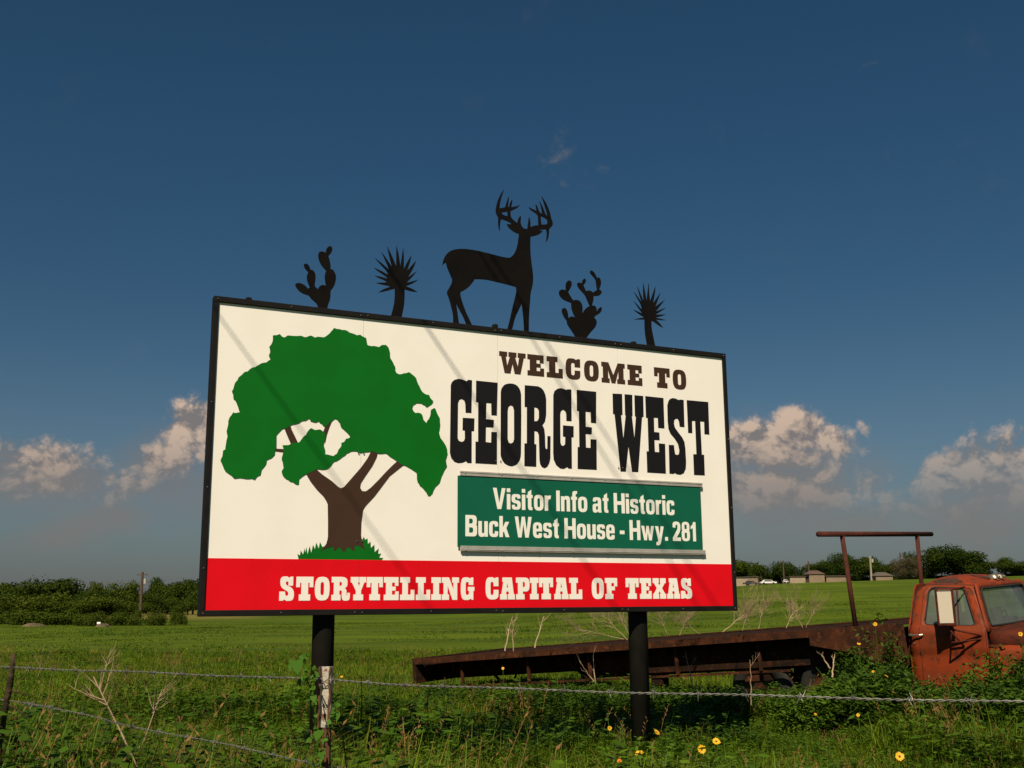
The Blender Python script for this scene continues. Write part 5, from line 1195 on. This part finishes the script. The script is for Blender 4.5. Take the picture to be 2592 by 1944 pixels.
# ------------------------------------------------------------------ distant trees
def crown_mesh(seed, lobes, n, L_=.28):
    r = random.Random(seed); g = G(); blobs = []
    for i in range(lobes):
        a = r.uniform(0, 6.283); q = r.random()**.6*.62; blobs.append((Vector((q*math.cos(a), q*math.sin(a), r.uniform(.25, .78)*(1-.25*q))), r.uniform(.22, .40)))
    blobs.append((Vector((0, 0, .55)), .42)); tot = sum(b[1]**2 for b in blobs)
    for c, rr in blobs:
        for _ in range(int(n*rr*rr/tot)):
            d = Vector((r.gauss(0, 1), r.gauss(0, 1), r.gauss(0, 1))).normalized(); k = rr*(r.random()**.38)*(1+.30*noise.noise(d*2.6+c*7))*(1 if r.random() > .06 else r.uniform(1.0, 1.22))
            p = c+Vector((d.x*k, d.y*k, d.z*k*.72))
            if p.z < .02: p.z = .02+r.random()*.05
            nn = (d+Vector((r.gauss(0, .45), r.gauss(0, .45), r.gauss(0, .45)))).normalized(); u = nn.orthogonal().normalized(); v = nn.cross(u); a = r.uniform(0, 6.28); s_ = L_*.11*r.uniform(.5, 1.2)
            uu = (u*math.cos(a)+v*math.sin(a))*s_; vv = (v*math.cos(a)-u*math.sin(a))*s_*.7
            g.add([p-uu, p-vv, p+uu, p+vv], [(0, 1, 2, 3)])
    zs = sorted(v[2] for v in g.v); zt_ = zs[int(len(zs)*.997)]; xr = sorted(abs(v[0]) for v in g.v)[int(len(g.v)*.985)]
    g.v = [(v[0]/xr*.92, v[1]/xr*.92, v[2]/zt_) for v in g.v]
    return g
CM = {}
for key, m_ in (('dark', 'treeleaf'), ('light', 'treeleaf2'), ('brown', 'brownleaf')):
    CM[key] = []
    for i in range(4 if key != 'brown' else 1):
        g = crown_mesh(100+i+len(key)*10, 12, 8500, .27 if key != 'brown' else .22); me = g.mesh('crown'); me.materials.append(M[m_]); CM[key].append(me)
def trunk_mesh(seed):
    r = random.Random(seed); g = G(); g.tube([(0, 0, -.05), (.02, 0, .2), (.0, .02, .45)], [.05, .04, .03], 7)
    for k in range(6):
        a = k*1.05+r.uniform(-.3, .3); g.tube([(0, 0, r.uniform(.12, .3)), (.15*math.cos(a), .15*math.sin(a), .42), (.38*math.cos(a), .38*math.sin(a), r.uniform(.5, .7))], [.026, .018, .006], 5)
    me = g.mesh('trunk'); me.materials.append(M['bark']); return me
TM = [trunk_mesh(i) for i in range(3)]
def tree(px, ytop, Y, wpx, lab, kind='dark', k=0, grp='trees along the far edge of the pasture', nm='tree', wide=1.0):
    p = at(px, 1500, Y); gz = H(p.x, p.y); zt_ = at(px, ytop, Y).z; h = max(1.2, zt_-gz); wd = wpx/FPX*Y/2
    e = empty(nm, (p.x, p.y, gz-.1-(.9 if nm != 'tree' else 0)), (0, 0, R.uniform(0, 6.28)), lab, 'tree' if nm == 'tree' else 'bush', grp); h += .9 if nm != 'tree' else 0; e.scale = (wd*1.12, wd*1.12, h*1.03)
    link('crown', CM[kind][k % len(CM[kind])], None, e); link('trunk', TM[k % 3], None, e)
tl = [(-40,1480,150,230,'dark'),(20,1478,148,180,'dark'),(118,1466,146,190,'dark'),(190,1492,150,150,'dark'),(235,1496,143,130,'dark'),(288,1473,147,120,'light'),(330,1498,141,130,'dark'),(398,1466,150,90,'dark'),(440,1474,146,130,'light'),(490,1470,148,120,'dark'),(545,1478,147,150,'dark'),
      (25,1516,132,150,'dark'),(100,1503,128,210,'light'),(188,1519,127,120,'light'),(262,1508,130,150,'light'),(335,1521,126,100,'light'),(392,1506,132,120,'dark'),(478,1512,118,90,'light'),(-90,1500,134,220,'dark'),(620,1480,150,200,'dark'),(720,1480,150,200,'dark')]
labs = ['dense dark tree at the far left edge','dark rounded tree near the left edge of the wood','tallest broad dark tree of the left wood','dark tree right of the tallest one on the left','low dark tree in the dip of the left wood','light domed tree left of the left utility pole','low dark tree crown left of the utility pole','dark round tree just right of the left utility pole','light feathery tree right of the left utility pole','dark tree beside the left edge of the billboard','dark tree hidden behind the billboard edge',
 'light green lower tree in front at the far left','broad light green tree at the front of the left wood','light green tree at the front, under the dip','light green front tree left of centre','light green bushy tree at the foot of the domed tree','light green tree right behind the left utility pole','small open light bush beside the billboard post corner','dark tree beyond the left edge','dark tree behind the billboard, left part','dark tree behind the billboard, second']
for i, (t_, lab) in enumerate(zip(tl, labs)): tree(t_[0], t_[1], t_[2]*1.42+(40 if t_[0] > 320 else 0), t_[3]*(.80 if t_[1] < 1500 else .9), lab, t_[4], i)
tr_ = [(1870,1420,150,130,'light','dark bushy tree beside the right edge of the billboard'),(1905,1432,148,90,'dark','tree between the billboard edge and the first gap'),(1992,1424,150,110,'dark','rounded dark tree behind the first thin pole on the right'),(1945,1452,160,80,'dark','low distant tree in the first gap on the right'),(2035,1450,160,70,'dark','low tree behind the second thin pole'),
 (2080,1424,150,90,'dark','tree left of the rack upright, above the tan house'),(2115,1420,149,80,'light','small tree hidden behind the left rack upright'),(2150,1402,146,90,'dark','tall dark tree right behind the left rack upright'),(2205,1412,147,110,'dark','broad dark tree behind the pale pole'),(2240,1428,150,70,'dark','tree right of the pale pole'),
 (2295,1412,140,90,'brown','half-dead brownish tree between the rack uprights'),(2370,1384,145,130,'dark','tallest dark tree right of the rack'),(2430,1394,146,120,'dark','tall dark tree above the cab roof'),(2480,1422,150,90,'dark','lower dark tree above the cab roof'),(2550,1412,150,90,'dark','dark tree behind the roof marker lights'),(2600,1418,148,110,'dark','dark tree at the right edge of the photo'),(2330,1440,155,90,'light','light tree behind the right rack upright'),(2680,1410,148,150,'dark','dark tree beyond the right edge'),(1790,1440,150,150,'dark','dark tree behind the right end of the billboard'),(2790,1404,150,160,'dark','broad dark tree further right, outside the view'),(2900,1420,155,160,'light','lighter tree outside the right edge'),(3020,1400,150,170,'dark','last big dark tree outside the right edge'),(1700,1450,150,150,'dark','dark tree behind the billboard, right part')]
for i, t_ in enumerate(tr_): tree(t_[0], t_[1], t_[2]*1.5+125, t_[3]*.86, t_[5], t_[4], i+1)
for i, px in enumerate((1880, 1935, 1968, 2012, 2050, 2098, 2135, 2172, 2222, 2262, 2300, 2345, 2400, 2450, 2505, 2560, 2620)):
    tree(px, 1462-5*math.sin(px*.05), 352+3*math.sin(px), 80, ['low undergrowth beside the billboard edge','low undergrowth behind the second house','low undergrowth in the first gap between trees','low undergrowth behind the low tan house','low undergrowth behind the brown roofed house','low undergrowth behind the orange-tan shed','low undergrowth behind the left rack upright','low undergrowth left of the pale pole','low undergrowth right of the pale pole','low undergrowth behind the gabled house','low undergrowth under the half-dead brown tree','low undergrowth behind the right rack upright','low undergrowth above the rear of the cab roof','low undergrowth above the middle of the cab roof','low undergrowth left of the roof marker lights','low undergrowth right of the roof marker lights','low undergrowth at the right edge'][i], 'dark', i+2, 'undergrowth below the far trees', 'undergrowth_bush')
# low brush line and pale bank at the far left
for i, (px, yt, Y, wp) in enumerate([(15,1567,100,150),(80,1572,99,120),(150,1568,98,150),(240,1574,96,80),(310,1574,97,110),(350,1552,150,26),(400,1576,97,50),(455,1572,99,40)]):
    tree(px, yt, Y, wp, ['low green brush at the far left bank','low green brush left on the bank, second clump','low brush behind the pale soil bank','small scrub beside the rubble heap','low scrub left of the utility pole foot','small dark shrub at the foot of the left utility pole','low scrub right of the utility pole foot','low scrub under the billboard corner'][i], 'light', i, 'scrub along the left bank', 'scrub_bush')
for i, (px, py, Y, wp, lab) in enumerate([(85,1580,93,60,'low pale heap of rubble on the left bank'), (262,1575,93,40,'small pale bare soil mound with a white marker')]):
    p = at(px, py, Y); g = G(); r = random.Random(i); n = 14
    wd = wp/FPX*Y/2
    for q, (a, z_) in enumerate(((1, 0), (.8, .15), (.45, .28))): g.v += [(a*wd*math.cos(2*math.pi*k/n)*r.uniform(.85, 1.1), a*.8*math.sin(2*math.pi*k/n), z_*r.uniform(.7, 1.2)) for k in range(n)]
    for q in range(2):
        for k in range(n): g.f.append((q*n+k, q*n+(k+1) % n, (q+1)*n+(k+1) % n, (q+1)*n+k))
    g.f.append(tuple(range(2*n, 3*n))); o = g.obj('soil_mound', 'soil', None, (p.x, p.y, H(p.x, p.y)-.02)); tag(o, lab, 'mound', 'bare heaps on the left bank')
p = at(251, 1572, 92.5); g = G(); g.box((-.16, -.1, 0), (.16, .1, .20)); o = g.obj('white_marker', 'whitepaint', None, (p.x, p.y, H(p.x, p.y)+.2)); bevel(o, .05, 2); tag(o, 'tiny white marker standing on the left soil mound', 'marker')

# utility poles
def upole(px, ytop, Y, r, lab, m='pole', arm=True, box=False, yarm=.06):
    p = at(px, ytop, Y); gz = H(p.x, p.y); h = p.z-gz
    e = empty('utility_pole', (p.x, p.y, gz), None, lab, 'utility pole', 'distant utility poles')
    g = G(); g.tube([(0, 0, -.2), (0, 0, h)], [r*1.15, r*.85], 10); g.obj('pole', m, e)
    if arm:
        g = G(); g.box((-.9, -.06, h*.93), (.9, .06, h*.93+.12)); g.obj('crossarm', m, e)
        g = G()
        for x_ in (-.65, .65): g.tube([(x_, 0, h*.93+.13), (x_, 0, h*.93+.30)], .05, 6)
        g.obj('insulators', 'galv', e)
    if box:
        g = G(); g.tube([(r*2.2, 0, h*.74), (r*2.2, 0, h*.74+r*3.5)], r*1.1, 12); g.obj('transformer', 'alu', e)
upole(361, 1448, 175, .22, 'brown utility pole with crossarm and transformer in front of the left wood', 'pole', True, True)
upole(1982, 1418, 325, .22, 'thin dark utility pole in front of the first rounded tree on the right', 'pole', False)
upole(2046, 1421, 325, .24, 'thin grey utility pole left of the brown roofed tan house', 'pole', False)
upole(2202, 1407, 318, .28, 'pale utility pole with white transformer between the rack uprights', 'polepale', False, True)
upole(2278, 1399, 340, .25, 'dark utility pole behind the half-dead brown tree', 'pole', False)

# houses
def house(px, Y, wpx, hw, lab, wallm='wall', roofm='roof', hip=False, roofh=.5, dep=6, nwin=2, yaw=0):
    Y = Y-131+316; p = at(px, 1480, Y); gz = H(p.x, p.y); wd = wpx/FPX*Y; hw *= 1.15; roofh *= 1.1
    e = empty('house', (p.x, p.y, gz-.1), (0, 0, yaw), lab, 'house', 'small tan houses beyond the pasture')
    g = G(); g.box((-wd/2, 0, 0), (wd/2, dep, hw)); g.obj('wall', wallm, e)
    ov = .3; g = G(); x0, x1, y0, y1 = -wd/2-ov, wd/2+ov, -ov, dep+ov
    if hip: g.add([(x0, y0, hw), (x1, y0, hw), (x1, y1, hw), (x0, y1, hw), (x0+wd*.3, dep/2, hw+roofh), (x1-wd*.3, dep/2, hw+roofh)], [(0, 1, 5, 4), (1, 2, 5), (2, 3, 4, 5), (3, 0, 4), (0, 3, 2, 1)])
    else: g.box((x0, y0, hw+.002), (x1, y1, hw+roofh))
    g.obj('roof', roofm, e)
house(1876, 132, 34, 2.2, 'cream flat-roofed house right beside the billboard edge', 'wall2', 'roof2', False, .15)
house(1906, 134, 26, 2.1, 'small tan house half hidden by a tree, second from the billboard', 'wall', 'roof2', False, .15)
house(2020, 131, 38, 1.7, 'low tan flat-roofed house between two thin utility poles', 'wall2', 'roof', False, .15)
house(2069, 131, 38, 2.2, 'tan house with a brown hipped roof left of the rack upright', 'wall', 'roof', True, 1.0)
house(2118, 133, 50, 1.5, 'low orange-tan shed behind the left rack upright', 'wall', 'roof2', False, .2)
house(2240, 130, 42, 1.3, 'small tan house with a pale gabled roof between the rack uprights', 'wall', 'roof2', True, 1.0)
# parked vehicles
def car(px, Y, wpx, lab, m, h=1.3):
    Y = Y-128+308; p = at(px, 1480, Y); gz = H(p.x, p.y); L_ = wpx/FPX*Y
    e = empty('parked_car', (p.x, p.y, gz), None, lab, 'car', 'vehicles parked by the far houses')
    prof = [(-.5, .28), (.5, .28), (.5, .55), (.30, .62), (.18, .95), (-.25, 1.0), (-.36, .62), (-.5, .58)]
    g = G(); n = len(prof); g.v = [(a*L_, 0, b*h) for a, b in prof]+[(a*L_, 1.7, b*h) for a, b in prof]
    for k in range(n): g.f.append((k, (k+1) % n, (k+1) % n+n, k+n))
    g.f += [tuple(range(n))[::-1], tuple(range(n, 2*n))]; g.obj('body', m, e, fix=True)
    g = G(); g.add([(-.30*L_, -.01, .64*h), (.25*L_, -.01, .64*h), (.16*L_, -.01, .9*h), (-.24*L_, -.01, .93*h)], [(0, 1, 2, 3)]); g.obj('windows', 'win', e)
    for x_ in (-.3, .3): g = G(); g.tube([(x_*L_, -.02, .3), (x_*L_, .2, .3)], .32, 14); g.obj('wheel', 'rubber', e)
car(1946, 128, 40, 'white parked car between the two houses near the billboard', 'whitepaint', 1.3)
car(1902, 127, 36, 'dark parked car in front of the second house', 'darkpaint', 1.3)
car(1991, 129, 12, 'small pale parked vehicle left of the low tan house', 'whitepaint', 1.2)
